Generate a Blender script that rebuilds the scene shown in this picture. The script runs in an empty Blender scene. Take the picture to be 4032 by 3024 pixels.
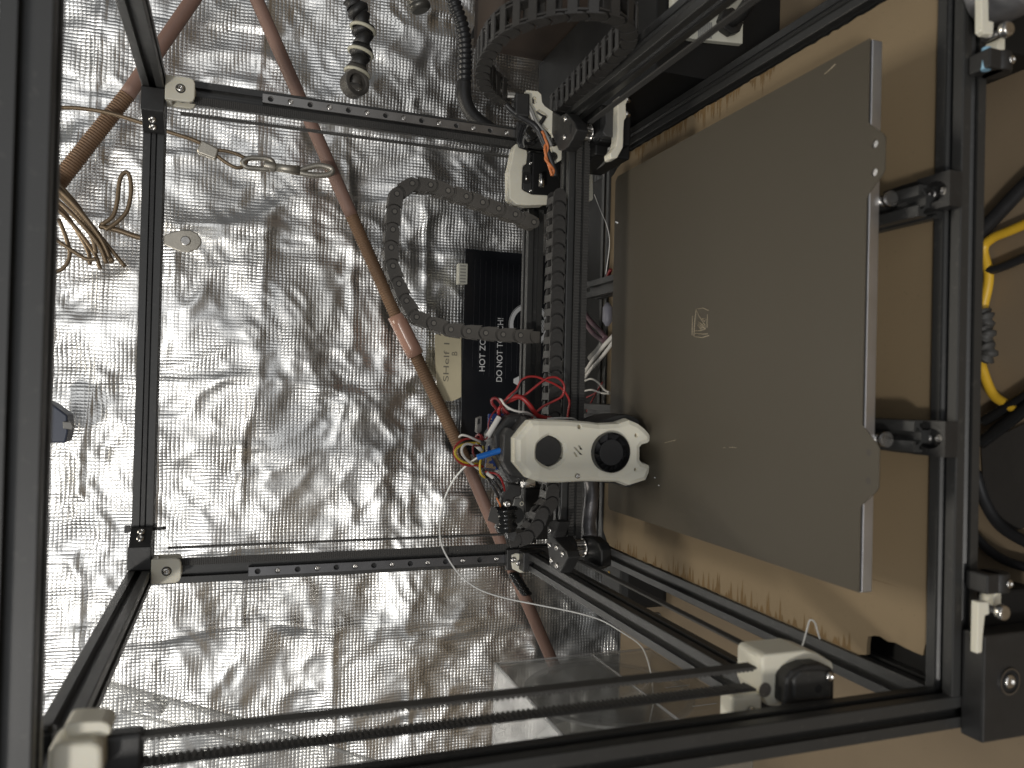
import bpy, bmesh, math, random
import numpy as np
from mathutils import Vector, Matrix, Quaternion
random.seed(7); rng = np.random.default_rng(11)
SC = bpy.context.scene; COL = SC.collection
# World units are metres; all builders below take millimetres measured from the top hole of the rear rails
# (X across the printer, Y towards the foil wall, Z up). ZF is the bench top.
S = 0.001; ZF = -490.0
def W(p): return Vector((p[0]*S, p[1]*S, (p[2]-ZF)*S))
# ------------------------------------------------------------------ camera
CC = np.array([-53.42, -845.28, 26.15]); FPX = 3062.5
CR = np.array([[0.02438, -0.33445, -0.9421], [-0.99965, 0.0016, -0.02643], [0.01034, 0.94241, -0.33429]])
cam = bpy.data.cameras.new('camera'); camo = bpy.data.objects.new('camera', cam); COL.objects.link(camo)
cam.sensor_width = 36; cam.lens = 36*FPX/4032; cam.clip_start = 0.01; cam.clip_end = 50
M = Matrix.Identity(4)
for i in range(3):
    M[i][0] = CR[0][i]; M[i][1] = -CR[1][i]; M[i][2] = -CR[2][i]
c_ = W(CC); M[0][3], M[1][3], M[2][3] = c_
camo.matrix_world = M; SC.camera = camo
cam.dof.use_dof = True; cam.dof.focus_distance = 1.02; cam.dof.aperture_fstop = 10.0
def at(px, py, ax, v):
    """the point on the plane ax = v (mm) that the photograph shows at pixel px, py"""
    d = np.array([(px-2016)/FPX, (py-1512)/FPX, 1.0]) @ CR
    i = 'xyz'.index(ax); return CC + d*((v-CC[i])/d[i])
K1 = 1000/2212; K2 = 1032/2212
def zm(pts, X, Y, s=K1): return [(X+a*s, Y+b*s) for a, b in pts]
# ------------------------------------------------------------------ light
wd = bpy.data.worlds.new('World'); SC.world = wd; wd.use_nodes = True
wd.node_tree.nodes['Background'].inputs[0].default_value = (0.92, 0.96, 1.0, 1)
wd.node_tree.nodes['Background'].inputs[1].default_value = 0.11
def area(name, pos, target, sx, sy, power, col):
    l = bpy.data.lights.new(name, 'AREA'); l.shape = 'RECTANGLE'; l.size = sx; l.size_y = sy; l.energy = power; l.color = col
    o = bpy.data.objects.new(name, l); COL.objects.link(o)
    o.location = W(pos); o.rotation_euler = (W(target)-W(pos)).to_track_quat('-Z', 'Y').to_euler(); return o
area('door_daylight', (-250, -3300, 950), (0, 0, 0), 4.6, 2.3, 37, (0.98, 0.99, 1.0))
area('window_daylight', (-1150, -2750, 1350), (-50, -250, -300), 0.26, 0.26, 34, (1.0, 0.96, 0.90))
area('ceiling_lamp', (40, 180, 1150), (0, -200, -300), 0.6, 0.2, 7.5, (1.0, 0.93, 0.80))
SC.view_settings.view_transform = 'Standard'; SC.view_settings.look = 'None'; SC.view_settings.exposure = 0.0; SC.view_settings.gamma = 1.0
# ------------------------------------------------------------------ materials
MATS = {}
def mat(name, col, rough=0.5, metal=0.0, var=0.12, vscale=60, bump=0.0, bscale=400, lines=0.0, spec=0.5, dust=0.0, trans=0.0):
    if name in MATS: return MATS[name]
    m = bpy.data.materials.new(name); m.use_nodes = True; nt = m.node_tree; N = nt.nodes; L = nt.links
    b = N['Principled BSDF']; tc = N.new('ShaderNodeTexCoord')
    nz = N.new('ShaderNodeTexNoise'); nz.inputs['Scale'].default_value = vscale; nz.inputs['Detail'].default_value = 5; L.new(tc.outputs['Object'], nz.inputs['Vector'])
    mx = N.new('ShaderNodeMix'); mx.data_type = 'RGBA'; L.new(nz.outputs['Fac'], mx.inputs[0])
    mx.inputs[6].default_value = tuple(c*(1-var) for c in col)+(1,); mx.inputs[7].default_value = tuple(min(1, c*(1+var)) for c in col)+(1,)
    out = mx.outputs[2]
    if dust:
        n2 = N.new('ShaderNodeTexNoise'); n2.inputs['Scale'].default_value = vscale*6; n2.inputs['Detail'].default_value = 8; L.new(tc.outputs['Object'], n2.inputs['Vector'])
        r = N.new('ShaderNodeValToRGB'); r.color_ramp.elements[0].position = 0.60; r.color_ramp.elements[1].position = 0.78; L.new(n2.outputs['Fac'], r.inputs[0])
        md = N.new('ShaderNodeMath'); md.operation = 'MULTIPLY'; md.inputs[1].default_value = dust; L.new(r.outputs[0], md.inputs[0])
        m2 = N.new('ShaderNodeMix'); m2.data_type = 'RGBA'; L.new(md.outputs[0], m2.inputs[0]); L.new(out, m2.inputs[6]); m2.inputs[7].default_value = (0.35, 0.33, 0.29, 1); out = m2.outputs[2]
    L.new(out, b.inputs['Base Color'])
    rr = N.new('ShaderNodeMapRange'); rr.inputs[3].default_value = max(0.02, rough-0.08); rr.inputs[4].default_value = min(1, rough+0.08); L.new(nz.outputs['Fac'], rr.inputs[0]); L.new(rr.outputs[0], b.inputs['Roughness'])
    b.inputs['Metallic'].default_value = metal; b.inputs['Specular IOR Level'].default_value = spec
    if trans: b.inputs['Subsurface Weight'].default_value = trans; b.inputs['Subsurface Radius'].default_value = (0.004, 0.0035, 0.0025)
    h = None
    if bump:
        n3 = N.new('ShaderNodeTexNoise'); n3.inputs['Scale'].default_value = bscale; n3.inputs['Detail'].default_value = 4; L.new(tc.outputs['Object'], n3.inputs['Vector'])
        bp = N.new('ShaderNodeBump'); bp.inputs['Strength'].default_value = bump; bp.inputs['Distance'].default_value = 0.0006; L.new(n3.outputs['Fac'], bp.inputs['Height']); h = bp
    if lines:
        wv = N.new('ShaderNodeTexWave'); wv.bands_direction = 'Z'; wv.inputs['Scale'].default_value = 450; wv.inputs['Distortion'].default_value = 0.6; L.new(tc.outputs['Object'], wv.inputs['Vector'])
        bp = N.new('ShaderNodeBump'); bp.inputs['Strength'].default_value = lines; bp.inputs['Distance'].default_value = 0.0002; L.new(wv.outputs['Fac'], bp.inputs['Height'])
        if h: L.new(h.outputs[0], bp.inputs['Normal'])
        h = bp
    if h: L.new(h.outputs[0], b.inputs['Normal'])
    MATS[name] = m; return m
ANOD = mat('black_anodised', (0.031, 0.031, 0.030), 0.42, 0, 0.15, 30, 0.05, 900, dust=0.10)
BLK = mat('black_plastic', (0.020, 0.0195, 0.019), 0.45, 0, 0.25, 80, 0.12, 500, 0.25, dust=0.05)
CHN2 = mat('black_chain_plastic', (0.033, 0.031, 0.029), 0.5, 0, 0.25, 120, 0.2, 600, dust=0.10)
CHN = mat('chain_plastic', (0.082, 0.075, 0.066), 0.5, 0, 0.2, 120, 0.15, 600, dust=0.12)
SHN = mat('shiny_black_tape', (0.012, 0.012, 0.012), 0.16, 0, 0.2, 60, 0.4, 120)
WHT = mat('white_printed_plastic', (0.72, 0.69, 0.58), 0.42, 0, 0.06, 40, 0.06, 300, 0.18, trans=0.4)
STL = mat('bright_steel', (0.62, 0.60, 0.57), 0.25, 1, 0.12, 200)
RAIL = mat('rail_steel', (0.30, 0.29, 0.28), 0.38, 1, 0.15, 60, 0.03, 900)
ALU = mat('milled_aluminium', (0.72, 0.72, 0.74), 0.36, 1, 0.12, 40, 0.08, 300)
RUB = mat('belt_rubber', (0.045, 0.043, 0.040), 0.62, 0, 0.2, 120, dust=0.08)
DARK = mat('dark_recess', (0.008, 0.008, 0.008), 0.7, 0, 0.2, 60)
RED = mat('red_silicone', (0.30, 0.02, 0.02), 0.38, 0, 0.12, 120); RED2 = mat('dark_red_silicone', (0.20, 0.018, 0.02), 0.4, 0, 0.12, 120)
WWR = mat('white_wire', (0.66, 0.64, 0.60), 0.4, 0, 0.08, 100); YEL = mat('yellow_wire', (0.62, 0.46, 0.04), 0.4, 0, 0.1, 100)
BWR = mat('black_wire', (0.02, 0.02, 0.021), 0.38, 0, 0.15, 100); ORG = mat('orange_wire', (0.55, 0.17, 0.05), 0.45, 0, 0.12, 100)
GWR = mat('grey_wire', (0.22, 0.215, 0.20), 0.45, 0, 0.1, 100); BLU = mat('blue_tube', (0.015, 0.17, 0.62), 0.3, 0, 0.08, 80)
PCB = mat('blue_circuit_board', (0.012, 0.035, 0.15), 0.3, 0, 0.3, 300, 0.2, 700); GOLD = mat('gold_pads', (0.7, 0.5, 0.2), 0.3, 1, 0.1)
FIL = mat('white_filament', (0.80, 0.80, 0.78), 0.35, 0, 0.04, 60)
PINK = mat('rusty_pink_tube', (0.225, 0.135, 0.105), 0.6, 0, 0.35, 14, 0.3, 250, dust=0.12)
RUST = mat('rusty_spring_wire', (0.18, 0.108, 0.062), 0.62, 0.25, 0.4, 25, 0.4, 300, dust=0.15)
BRZ = mat('tarnished_cable', (0.20, 0.145, 0.09), 0.45, 0.5, 0.35, 40, 0.3, 600)
ZNC = mat('dull_zinc', (0.47, 0.44, 0.38), 0.42, 0.85, 0.25, 50, 0.2, 400)
SLV = mat('clear_sleeve', (0.40, 0.23, 0.17), 0.22, 0, 0.3, 30, 0.3, 90)
BOARD = mat('black_heater_board', (0.014, 0.015, 0.018), 0.16, 0, 0.2, 20); INK = mat('white_print', (0.72, 0.72, 0.72), 0.5, 0, 0.05)
TAPE = mat('masking_tape', (0.60, 0.53, 0.36), 0.7, 0, 0.1, 30, 0.2, 200); PENC = mat('faint_pencil', (0.20, 0.18, 0.14), 0.7)
YCB = mat('yellow_cable', (0.66, 0.40, 0.03), 0.4, 0, 0.1, 60); BCR = mat('brown_card', (0.045, 0.030, 0.021), 0.75, 0, 0.3, 20, 0.2, 200)
BLB = mat('black_box_paint', (0.010, 0.010, 0.010), 0.5, 0, 0.2, 30, spec=0.25); LBL = mat('cream_plate', (0.62, 0.61, 0.52), 0.45, 0, 0.06, 30)
SCR = mat('plate_scratch', (0.42, 0.35, 0.24), 0.6, 0, 0.3, 500); BLT = mat('blue_grey_plastic', (0.05, 0.06, 0.09), 0.4, 0, 0.15, 40)
BLUE = mat('painted_blue_reflection', (0.03, 0.07, 0.17), 0.25, 0, 0.3, 20, 0.3, 60); LBC = mat('pale_blue_cap', (0.25, 0.45, 0.6), 0.4)
def foil_mat():
    m = bpy.data.materials.new('woven_silver_foil'); m.use_nodes = True; nt = m.node_tree; N = nt.nodes; L = nt.links
    b = N['Principled BSDF']; b.inputs['Metallic'].default_value = 1.0
    tc = N.new('ShaderNodeTexCoord'); sp = N.new('ShaderNodeSeparateXYZ')
    nd = N.new('ShaderNodeTexNoise'); nd.inputs['Scale'].default_value = 26; nd.inputs['Detail'].default_value = 3; L.new(tc.outputs['Object'], nd.inputs['Vector'])
    va = N.new('ShaderNodeVectorMath'); va.operation = 'MULTIPLY_ADD'; va.inputs[1].default_value = (0.004,)*3; L.new(nd.outputs['Color'], va.inputs[0]); L.new(tc.outputs['Object'], va.inputs[2])
    L.new(va.outputs[0], sp.inputs[0])
    def math1(op, a, bb):
        n = N.new('ShaderNodeMath'); n.operation = op
        for i, x in enumerate((a, bb)):
            if x is None: continue
            if isinstance(x, (int, float)): n.inputs[i].default_value = x
            else: L.new(x, n.inputs[i])
        return n.outputs[0]
    px = math.pi/0.0046; pz = math.pi/0.0052
    sx = math1('SINE', math1('MULTIPLY', sp.outputs['X'], px), None); sz = math1('SINE', math1('MULTIPLY', sp.outputs['Z'], pz), None)
    ax = math1('ABSOLUTE', sx, None); az = math1('ABSOLUTE', sz, None)
    # over-under weave: which thread is on top alternates from cell to cell
    par = math1('GREATER_THAN', math1('MULTIPLY', sx, sz), 0.0)
    mixw = N.new('ShaderNodeMix'); 
    pil = math1('POWER', math1('MULTIPLY', ax, az), 0.6)
    n5 = N.new('ShaderNodeTexNoise'); n5.inputs['Scale'].default_value = 18; n5.inputs['Detail'].default_value = 1; L.new(tc.outputs['Object'], n5.inputs['Vector'])
    mr5 = N.new('ShaderNodeMapRange'); mr5.inputs[1].default_value = 0.45; mr5.inputs[2].default_value = 0.7; mr5.inputs[3].default_value = 0.0; mr5.inputs[4].default_value = 0.8; L.new(n5.outputs['Fac'], mr5.inputs[0])
    L.new(mr5.outputs[0], mixw.inputs[0]); L.new(pil, mixw.inputs[2]); L.new(ax, mixw.inputs[3])
    ns = N.new('ShaderNodeTexNoise'); ns.inputs['Scale'].default_value = 420; ns.inputs['Detail'].default_value = 3
    mp = N.new('ShaderNodeMapping'); mp.inputs['Scale'].default_value = (1, 1, 0.8); L.new(tc.outputs['Object'], mp.inputs[0]); L.new(mp.outputs[0], ns.inputs['Vector'])
    n6 = N.new('ShaderNodeTexNoise'); n6.inputs['Scale'].default_value = 14; n6.inputs['Detail'].default_value = 2; L.new(tc.outputs['Object'], n6.inputs['Vector'])
    mr6 = N.new('ShaderNodeMapRange'); mr6.inputs[1].default_value = 0.3; mr6.inputs[2].default_value = 0.7; mr6.inputs[3].default_value = 0.25; mr6.inputs[4].default_value = 1.0; L.new(n6.outputs['Fac'], mr6.inputs[0])
    hsum = math1('ADD', math1('MULTIPLY', mixw.outputs[0], mr6.outputs[0]), math1('MULTIPLY', ns.outputs['Fac'], 0.30))
    nb = N.new('ShaderNodeTexNoise'); nb.inputs['Scale'].default_value = 9; nb.inputs['Detail'].default_value = 4; L.new(tc.outputs['Object'], nb.inputs['Vector'])
    bp = N.new('ShaderNodeBump'); bp.inputs['Strength'].default_value = 0.68; bp.inputs['Distance'].default_value = 0.0009; L.new(hsum, bp.inputs['Height'])
    L.new(bp.outputs[0], b.inputs['Normal'])
    mr = N.new('ShaderNodeMapRange'); mr.inputs[3].default_value = 0.24; mr.inputs[4].default_value = 0.42; L.new(nb.outputs['Fac'], mr.inputs[0]); L.new(mr.outputs[0], b.inputs['Roughness'])
    cr = N.new('ShaderNodeMix'); cr.data_type = 'RGBA'; L.new(nb.outputs['Fac'], cr.inputs[0]); cr.inputs[6].default_value = (0.86, 0.83, 0.77, 1); cr.inputs[7].default_value = (0.80, 0.81, 0.82, 1); L.new(cr.outputs[2], b.inputs['Base Color'])  # warm and cool reflection tints mixed into the foil's base colour
    return m
FOIL = foil_mat()
def board_mat(name, c1, c2, c3, torn):
    m = bpy.data.materials.new(name); m.use_nodes = True; nt = m.node_tree; N = nt.nodes; L = nt.links; b = N['Principled BSDF']
    tc = N.new('ShaderNodeTexCoord'); n1 = N.new('ShaderNodeTexNoise'); n1.inputs['Scale'].default_value = 9; n1.inputs['Detail'].default_value = 6; L.new(tc.outputs['Object'], n1.inputs['Vector'])
    mp = N.new('ShaderNodeMapping'); mp.inputs['Scale'].default_value = (260, 12, 60); L.new(tc.outputs['Object'], mp.inputs[0])
    n2 = N.new('ShaderNodeTexNoise'); n2.inputs['Scale'].default_value = 1.0; n2.inputs['Detail'].default_value = 5; L.new(mp.outputs[0], n2.inputs['Vector'])
    n3 = N.new('ShaderNodeTexNoise'); n3.inputs['Scale'].default_value = 700; n3.inputs['Detail'].default_value = 3; L.new(tc.outputs['Object'], n3.inputs['Vector'])
    m1 = N.new('ShaderNodeMix'); m1.data_type = 'RGBA'; L.new(n1.outputs['Fac'], m1.inputs[0]); m1.inputs[6].default_value = c1+(1,); m1.inputs[7].default_value = c2+(1,)
    rp = N.new('ShaderNodeValToRGB'); rp.color_ramp.elements[0].position = torn; rp.color_ramp.elements[1].position = torn+0.08; L.new(n2.outputs['Fac'], rp.inputs[0])
    m2 = N.new('ShaderNodeMix'); m2.data_type = 'RGBA'; L.new(rp.outputs[0], m2.inputs[0]); L.new(m1.outputs[2], m2.inputs[6]); m2.inputs[7].default_value = c3+(1,)
    rp3 = N.new('ShaderNodeValToRGB'); rp3.color_ramp.elements[0].position = 0.70; rp3.color_ramp.elements[1].position = 0.76; L.new(n3.outputs['Fac'], rp3.inputs[0])
    m3 = N.new('ShaderNodeMix'); m3.data_type = 'RGBA'; L.new(rp3.outputs[0], m3.inputs[0]); L.new(m2.outputs[2], m3.inputs[6]); m3.inputs[7].default_value = tuple(c*0.55 for c in c1)+(1,)
    L.new(m3.outputs[2], b.inputs['Base Color']); b.inputs['Roughness'].default_value = 0.72
    bp = N.new('ShaderNodeBump'); bp.inputs['Strength'].default_value = 0.2; bp.inputs['Distance'].default_value = 0.0005; L.new(n2.outputs['Fac'], bp.inputs['Height']); L.new(bp.outputs[0], b.inputs['Normal'])
    return m
DECK = board_mat('bare_hardboard', (0.215, 0.158, 0.090), (0.26, 0.192, 0.112), (0.15, 0.10, 0.048), 0.72)
TORN = mat('torn_hardboard', (0.17, 0.105, 0.042), 0.8, 0, 0.3, 60, 0.5, 300)
BENCH = board_mat('bench_board', (0.18, 0.134, 0.085), (0.26, 0.197, 0.125), (0.13, 0.092, 0.055), 0.74)
def plate_mat():
    m = mat('textured_build_plate', (0.070, 0.059, 0.042), 0.50, 0.10, 0.10, 5, 0.35, 1500, dust=0.0, spec=0.4); return m
PLATE = plate_mat()
def clear_mat(name, tint, amt):
    m = bpy.data.materials.new(name); m.use_nodes = True; nt = m.node_tree; N = nt.nodes; L = nt.links
    out = N['Material Output']; N.remove(N['Principled BSDF'])
    tr = N.new('ShaderNodeBsdfTransparent'); tr.inputs[0].default_value = tint+(1,)
    gl = N.new('ShaderNodeBsdfGlossy'); gl.inputs[0].default_value = (0.9, 0.9, 0.9, 1)
    tc = N.new('ShaderNodeTexCoord'); nz = N.new('ShaderNodeTexNoise'); nz.inputs['Scale'].default_value = 30; L.new(tc.outputs['Object'], nz.inputs['Vector'])
    mr = N.new('ShaderNodeMapRange'); mr.inputs[3].default_value = 0.05; mr.inputs[4].default_value = 0.22; L.new(nz.outputs['Fac'], mr.inputs[0]); L.new(mr.outputs[0], gl.inputs['Roughness'])
    df = N.new('ShaderNodeBsdfDiffuse'); df.inputs[0].default_value = (0.5, 0.5, 0.5, 1)
    lw = N.new('ShaderNodeLayerWeight'); lw.inputs[0].default_value = 0.5; pw = N.new('ShaderNodeMath'); pw.operation = 'POWER'; pw.inputs[1].default_value = 4; L.new(lw.outputs['Facing'], pw.inputs[0]); fr = N.new('ShaderNodeMath'); fr.operation = 'MULTIPLY_ADD'; fr.inputs[1].default_value = 0.8; fr.inputs[2].default_value = 0.04; L.new(pw.outputs[0], fr.inputs[0])
    m0 = N.new('ShaderNodeMixShader'); m0.inputs[0].default_value = amt; L.new(tr.outputs[0], m0.inputs[1]); L.new(df.outputs[0], m0.inputs[2])
    m1 = N.new('ShaderNodeMixShader'); L.new(fr.outputs[0], m1.inputs[0]); L.new(m0.outputs[0], m1.inputs[1]); L.new(gl.outputs[0], m1.inputs[2]); L.new(m1.outputs[0], out.inputs[0]); return m
CLEAR = clear_mat('clear_plastic', (0.93, 0.93, 0.92), 0.10); HAZY = clear_mat('hazy_plastic', (0.92, 0.92, 0.91), 0.16)
# ------------------------------------------------------------------ mesh helpers
def cat(pts, n=8, closed=False):
    P = [np.array(p, float) for p in pts]; out = []; m = len(P)
    for i in range(m if closed else m-1):
        p0 = P[(i-1) % m] if closed or i > 0 else 2*P[0]-P[1]; p1 = P[i]; p2 = P[(i+1) % m]
        p3 = P[(i+2) % m] if closed or i+2 < m else 2*P[-1]-P[-2]
        for k in range(n):
            t = k/n; out.append(0.5*((2*p1)+(-p0+p2)*t+(2*p0-5*p1+4*p2-p3)*t*t+(-p0+3*p1-3*p2+p3)*t**3))
    if not closed: out.append(P[-1])
    return out
class MB:
    def __init__(s): s.v = []; s.f = []; s.sm = []
    def add(s, vs, fs, smooth=False):
        o = len(s.v); s.v += [tuple(map(float, p)) for p in vs]; s.f += [tuple(i+o for i in f) for f in fs]; s.sm += [smooth]*len(fs); return s
    def box(s, c, d, R=None):
        c = np.array(c, float); h = np.array(d, float)/2; vs = []
        for x in (-1, 1):
            for y in (-1, 1):
                for z in (-1, 1):
                    p = h*np.array([x, y, z]); vs.append(c+(R@p if R is not None else p))
        return s.add(vs, [(0, 1, 3, 2), (4, 6, 7, 5), (0, 4, 5, 1), (2, 3, 7, 6), (0, 2, 6, 4), (1, 5, 7, 3)])
    def bx(s, x0, x1, y0, y1, z0, z1): return s.box(((x0+x1)/2, (y0+y1)/2, (z0+z1)/2), (x1-x0, y1-y0, z1-z0))
    def prism(s, poly, w):
        """poly: list of 3-D points of a planar outline; w: extrusion vector"""
        P = [np.array(p, float) for p in poly]; w = np.array(w, float); n = len(P)
        nor = sum(np.cross(P[i], P[(i+1) % n]) for i in range(n))
        if np.dot(nor, w) > 0: P = P[::-1]
        return s.add(P+[p+w for p in P], [tuple(range(n)), tuple(range(2*n-1, n-1, -1))]+[(i, i+n, (i+1) % n+n, (i+1) % n) for i in range(n)])
    def cyl(s, a, b, r, r2=None, n=24, cap=True):
        a = np.array(a, float); b = np.array(b, float); r2 = r if r2 is None else r2; d = (b-a)/np.linalg.norm(b-a)
        u = np.cross(d, [0, 0, 1] if abs(d[2]) < 0.9 else [1, 0, 0]); u /= np.linalg.norm(u); v = np.cross(d, u)
        A = [a+r*(u*math.cos(t)+v*math.sin(t)) for t in np.linspace(0, 2*math.pi, n, endpoint=False)]
        B = [b+r2*(u*math.cos(t)+v*math.sin(t)) for t in np.linspace(0, 2*math.pi, n, endpoint=False)]
        o = len(s.v); s.add(A+B, [(i, (i+1) % n, (i+1) % n+n, i+n) for i in range(n)], True)
        if cap: s.f += [tuple(o+i for i in range(n-1, -1, -1)), tuple(o+n+i for i in range(n))]; s.sm += [False, False]
        return s
    def ring(s, a, b, ro, ri, n=28):
        a = np.array(a, float); b = np.array(b, float); d = (b-a)/np.linalg.norm(b-a)
        u = np.cross(d, [0, 0, 1] if abs(d[2]) < 0.9 else [1, 0, 0]); u /= np.linalg.norm(u); v = np.cross(d, u); vs = []
        for p, r in ((a, ro), (b, ro), (b, ri), (a, ri)):
            vs += [p+r*(u*math.cos(t)+v*math.sin(t)) for t in np.linspace(0, 2*math.pi, n, endpoint=False)]
        return s.add(vs, [(q*n+i, q*n+(i+1) % n, ((q+1) % 4)*n+(i+1) % n, ((q+1) % 4)*n+i) for q in range(4) for i in range(n)])
    def tube(s, pts, r, n=8, closed=False, caps=True):
        P = [np.array(p, float) for p in pts]; m = len(P); rr = r if hasattr(r, '__len__') else [r]*m
        T = []
        for i in range(m):
            a = P[(i-1) % m] if closed or i > 0 else P[0]; b = P[(i+1) % m] if closed or i < m-1 else P[-1]
            t = b-a; T.append(t/(np.linalg.norm(t)+1e-12))
        u = np.cross(T[0], [0, 0, 1] if abs(T[0][2]) < 0.9 else [1, 0, 0]); u /= np.linalg.norm(u); vs = []
        for i in range(m):
            u = u-T[i]*np.dot(u, T[i]); u /= np.linalg.norm(u); v = np.cross(T[i], u)
            vs += [P[i]+rr[i]*(u*math.cos(a)+v*math.sin(a)) for a in np.linspace(0, 2*math.pi, n, endpoint=False)]
        o = len(s.v); q = m if closed else m-1
        s.add(vs, [(i*n+j, i*n+(j+1) % n, ((i+1) % m)*n+(j+1) % n, ((i+1) % m)*n+j) for i in range(q) for j in range(n)], True)
        if caps and not closed: s.f += [tuple(o+j for j in range(n-1, -1, -1)), tuple(o+(m-1)*n+j for j in range(n))]; s.sm += [False, False]
        return s
    def loft(s, rings, cap0=True, cap1=True, smooth=False):
        n = len(rings[0]); fs = [(r*n+i, r*n+(i+1) % n, (r+1)*n+(i+1) % n, (r+1)*n+i) for r in range(len(rings)-1) for i in range(n)]
        if cap0: fs.append(tuple(range(n-1, -1, -1)))
        if cap1: fs.append(tuple((len(rings)-1)*n+i for i in range(n)))
        return s.add([p for r in rings for p in r], fs, smooth)
    def toothed(s, a, b, wv, tv, th=1.0, pitch=2.0, tooth=0.75):
        """belt from a to b (centre line of the flat back); wv half-width vector; tv unit vector the teeth point along"""
        a = np.array(a, float); b = np.array(b, float); wv = np.array(wv, float); tv = np.array(tv, float); Ln = np.linalg.norm(b-a); d = (b-a)/Ln; n = int(Ln/pitch); pr = []
        for i in range(n):
            for o_, h in ((0, 0), (0.25, 0), (0.35, tooth), (0.85, tooth), (0.95, 0)): pr.append((pitch*(i+o_), h))
        pr.append((Ln, 0)); m = len(pr); vs = []
        for x, h in pr:
            p = a+d*x; q = p+tv*(th+h); vs += [p-wv, p+wv, q+wv, q-wv]
        return s.add(vs, [(4*i+j, 4*i+4+j, 4*i+4+(j+1) % 4, 4*i+(j+1) % 4) for i in range(m-1) for j in range(4)]+[(0, 1, 2, 3), (4*m-1, 4*m-2, 4*m-3, 4*m-4)])
    def mesh(s, name, m, base):
        me = bpy.data.meshes.new(name); me.from_pydata([Vector(((p[0]-base[0])*S, (p[1]-base[1])*S, (p[2]-base[2])*S)) for p in s.v], [], s.f)
        me.polygons.foreach_set('use_smooth', s.sm); me.update(); bm = bmesh.new(); bm.from_mesh(me); bmesh.ops.recalc_face_normals(bm, faces=bm.faces); bm.to_mesh(me); bm.free()
        if m: me.materials.append(m)
        return me
    def build(s, name, m, parent=None, bevel=0, seg=2, base=None):
        b = base if base is not None else (parent['base_mm'] if parent else ((min(p[0] for p in s.v)+max(p[0] for p in s.v))/2, (min(p[1] for p in s.v)+max(p[1] for p in s.v))/2, min(p[2] for p in s.v)))
        b = tuple(b); o = bpy.data.objects.new(name, s.mesh(name, m, b)); COL.objects.link(o); o['base_mm'] = b
        if parent: o.parent = parent
        if not parent: o.location = W(b)
        elif base is not None: pb = parent['base_mm']; o.location = Vector([(b[i]-pb[i])*S for i in range(3)])
        if bevel:
            md = o.modifiers.new('edge', 'BEVEL'); md.width = bevel*S; md.segments = seg; md.limit_method = 'ANGLE'; md.angle_limit = math.radians(35)
        return o
def thing(name, label, cat_, loc, group=None):
    o = bpy.data.objects.new(name, None); COL.objects.link(o); o.location = W(loc); o['base_mm'] = tuple(map(float, loc)); o['label'] = label; o['category'] = cat_; o.empty_display_size = 0.01
    if group: o['group'] = group
    return o
def tag(o, label, cat_, group=None):
    o['label'] = label; o['category'] = cat_
    if group: o['group'] = group
    return o
def struct(o): o['kind'] = 'structure'; return o
def inst(src, parent, p, R=None, name=None):
    """a copy of a part (and of its own children), its base at p (mm)"""
    o = src.copy(); COL.objects.link(o); o.parent = parent; pb = parent['base_mm']; o['base_mm'] = tuple(map(float, p))
    if name: o.name = name
    o.matrix_local = Matrix.Translation([(p[i]-pb[i])*S for i in range(3)]) @ (R.to_4x4() if R is not None else Matrix.Identity(4))
    for ch in src.children:
        c = ch.copy(); COL.objects.link(c); c.parent = o
    return o
def rotm(xa, ya, za):
    return Matrix(((xa[0], ya[0], za[0]), (xa[1], ya[1], za[1]), (xa[2], ya[2], za[2])))
def cut(o, mb, solver='EXACT'):
    c = mb.build('cutter', None); bpy.context.view_layer.update()
    md = o.modifiers.new('cut', 'BOOLEAN'); md.object = c; md.operation = 'DIFFERENCE'; md.solver = solver
    me = bpy.data.meshes.new_from_object(o.evaluated_get(bpy.context.evaluated_depsgraph_get())); old = o.data; o.modifiers.remove(md); o.data = me
    if not me.materials and old.materials: me.materials.append(old.materials[0])
    bpy.data.objects.remove(c); return o
def text(s_, height, p, xa, ya, m, parent, length=None, name='lettering'):
    cu = bpy.data.curves.new(name, 'FONT'); cu.body = s_; cu.size = 1; cu.extrude = 0.012
    t = bpy.data.objects.new(name, cu); COL.objects.link(t); bpy.context.view_layer.update()
    me = bpy.data.meshes.new_from_object(t.evaluated_get(bpy.context.evaluated_depsgraph_get())); bpy.data.objects.remove(t)
    xs = [v.co.x for v in me.vertices]; ys = [v.co.y for v in me.vertices]; sy = height/(max(ys)-min(ys)); sx = length/(max(xs)-min(xs)) if length else sy
    xa = np.array(xa, float); ya = np.array(ya, float); za = np.cross(xa, ya); pb = np.array(parent['base_mm']); p = np.array(p, float)
    for v in me.vertices:
        q = p+xa*(v.co.x-min(xs))*sx+ya*(v.co.y-min(ys))*sy+za*(v.co.z*height)-pb; v.co = Vector(q*S)
    me.materials.clear(); me.materials.append(m); o = bpy.data.objects.new(name, me); COL.objects.link(o); o.parent = parent; return o
def screw_proto(name, r, h, m=STL, axis='y-'):
    """button-head screw looking along -y, base at the face it sits on; hex socket recessed"""
    b = MB(); n = 20; rings = []
    for rr, y in ((r, 0), (r, -0.45*h), (r*0.85, -0.8*h), (r*0.6, -h), (r*0.48, -h), (r*0.42, -0.45*h)):
        rings.append([(rr*math.cos(t), y, rr*math.sin(t)) for t in np.linspace(0, 2*math.pi, n, endpoint=False)])
    b.loft(rings, True, True, True); return b
ROT = {'-y': None, '+z': Matrix.Rotation(-math.pi/2, 3, 'X'), '+x': Matrix.Rotation(math.pi/2, 3, 'Z'), '-x': Matrix.Rotation(-math.pi/2, 3, 'Z')}
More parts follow.
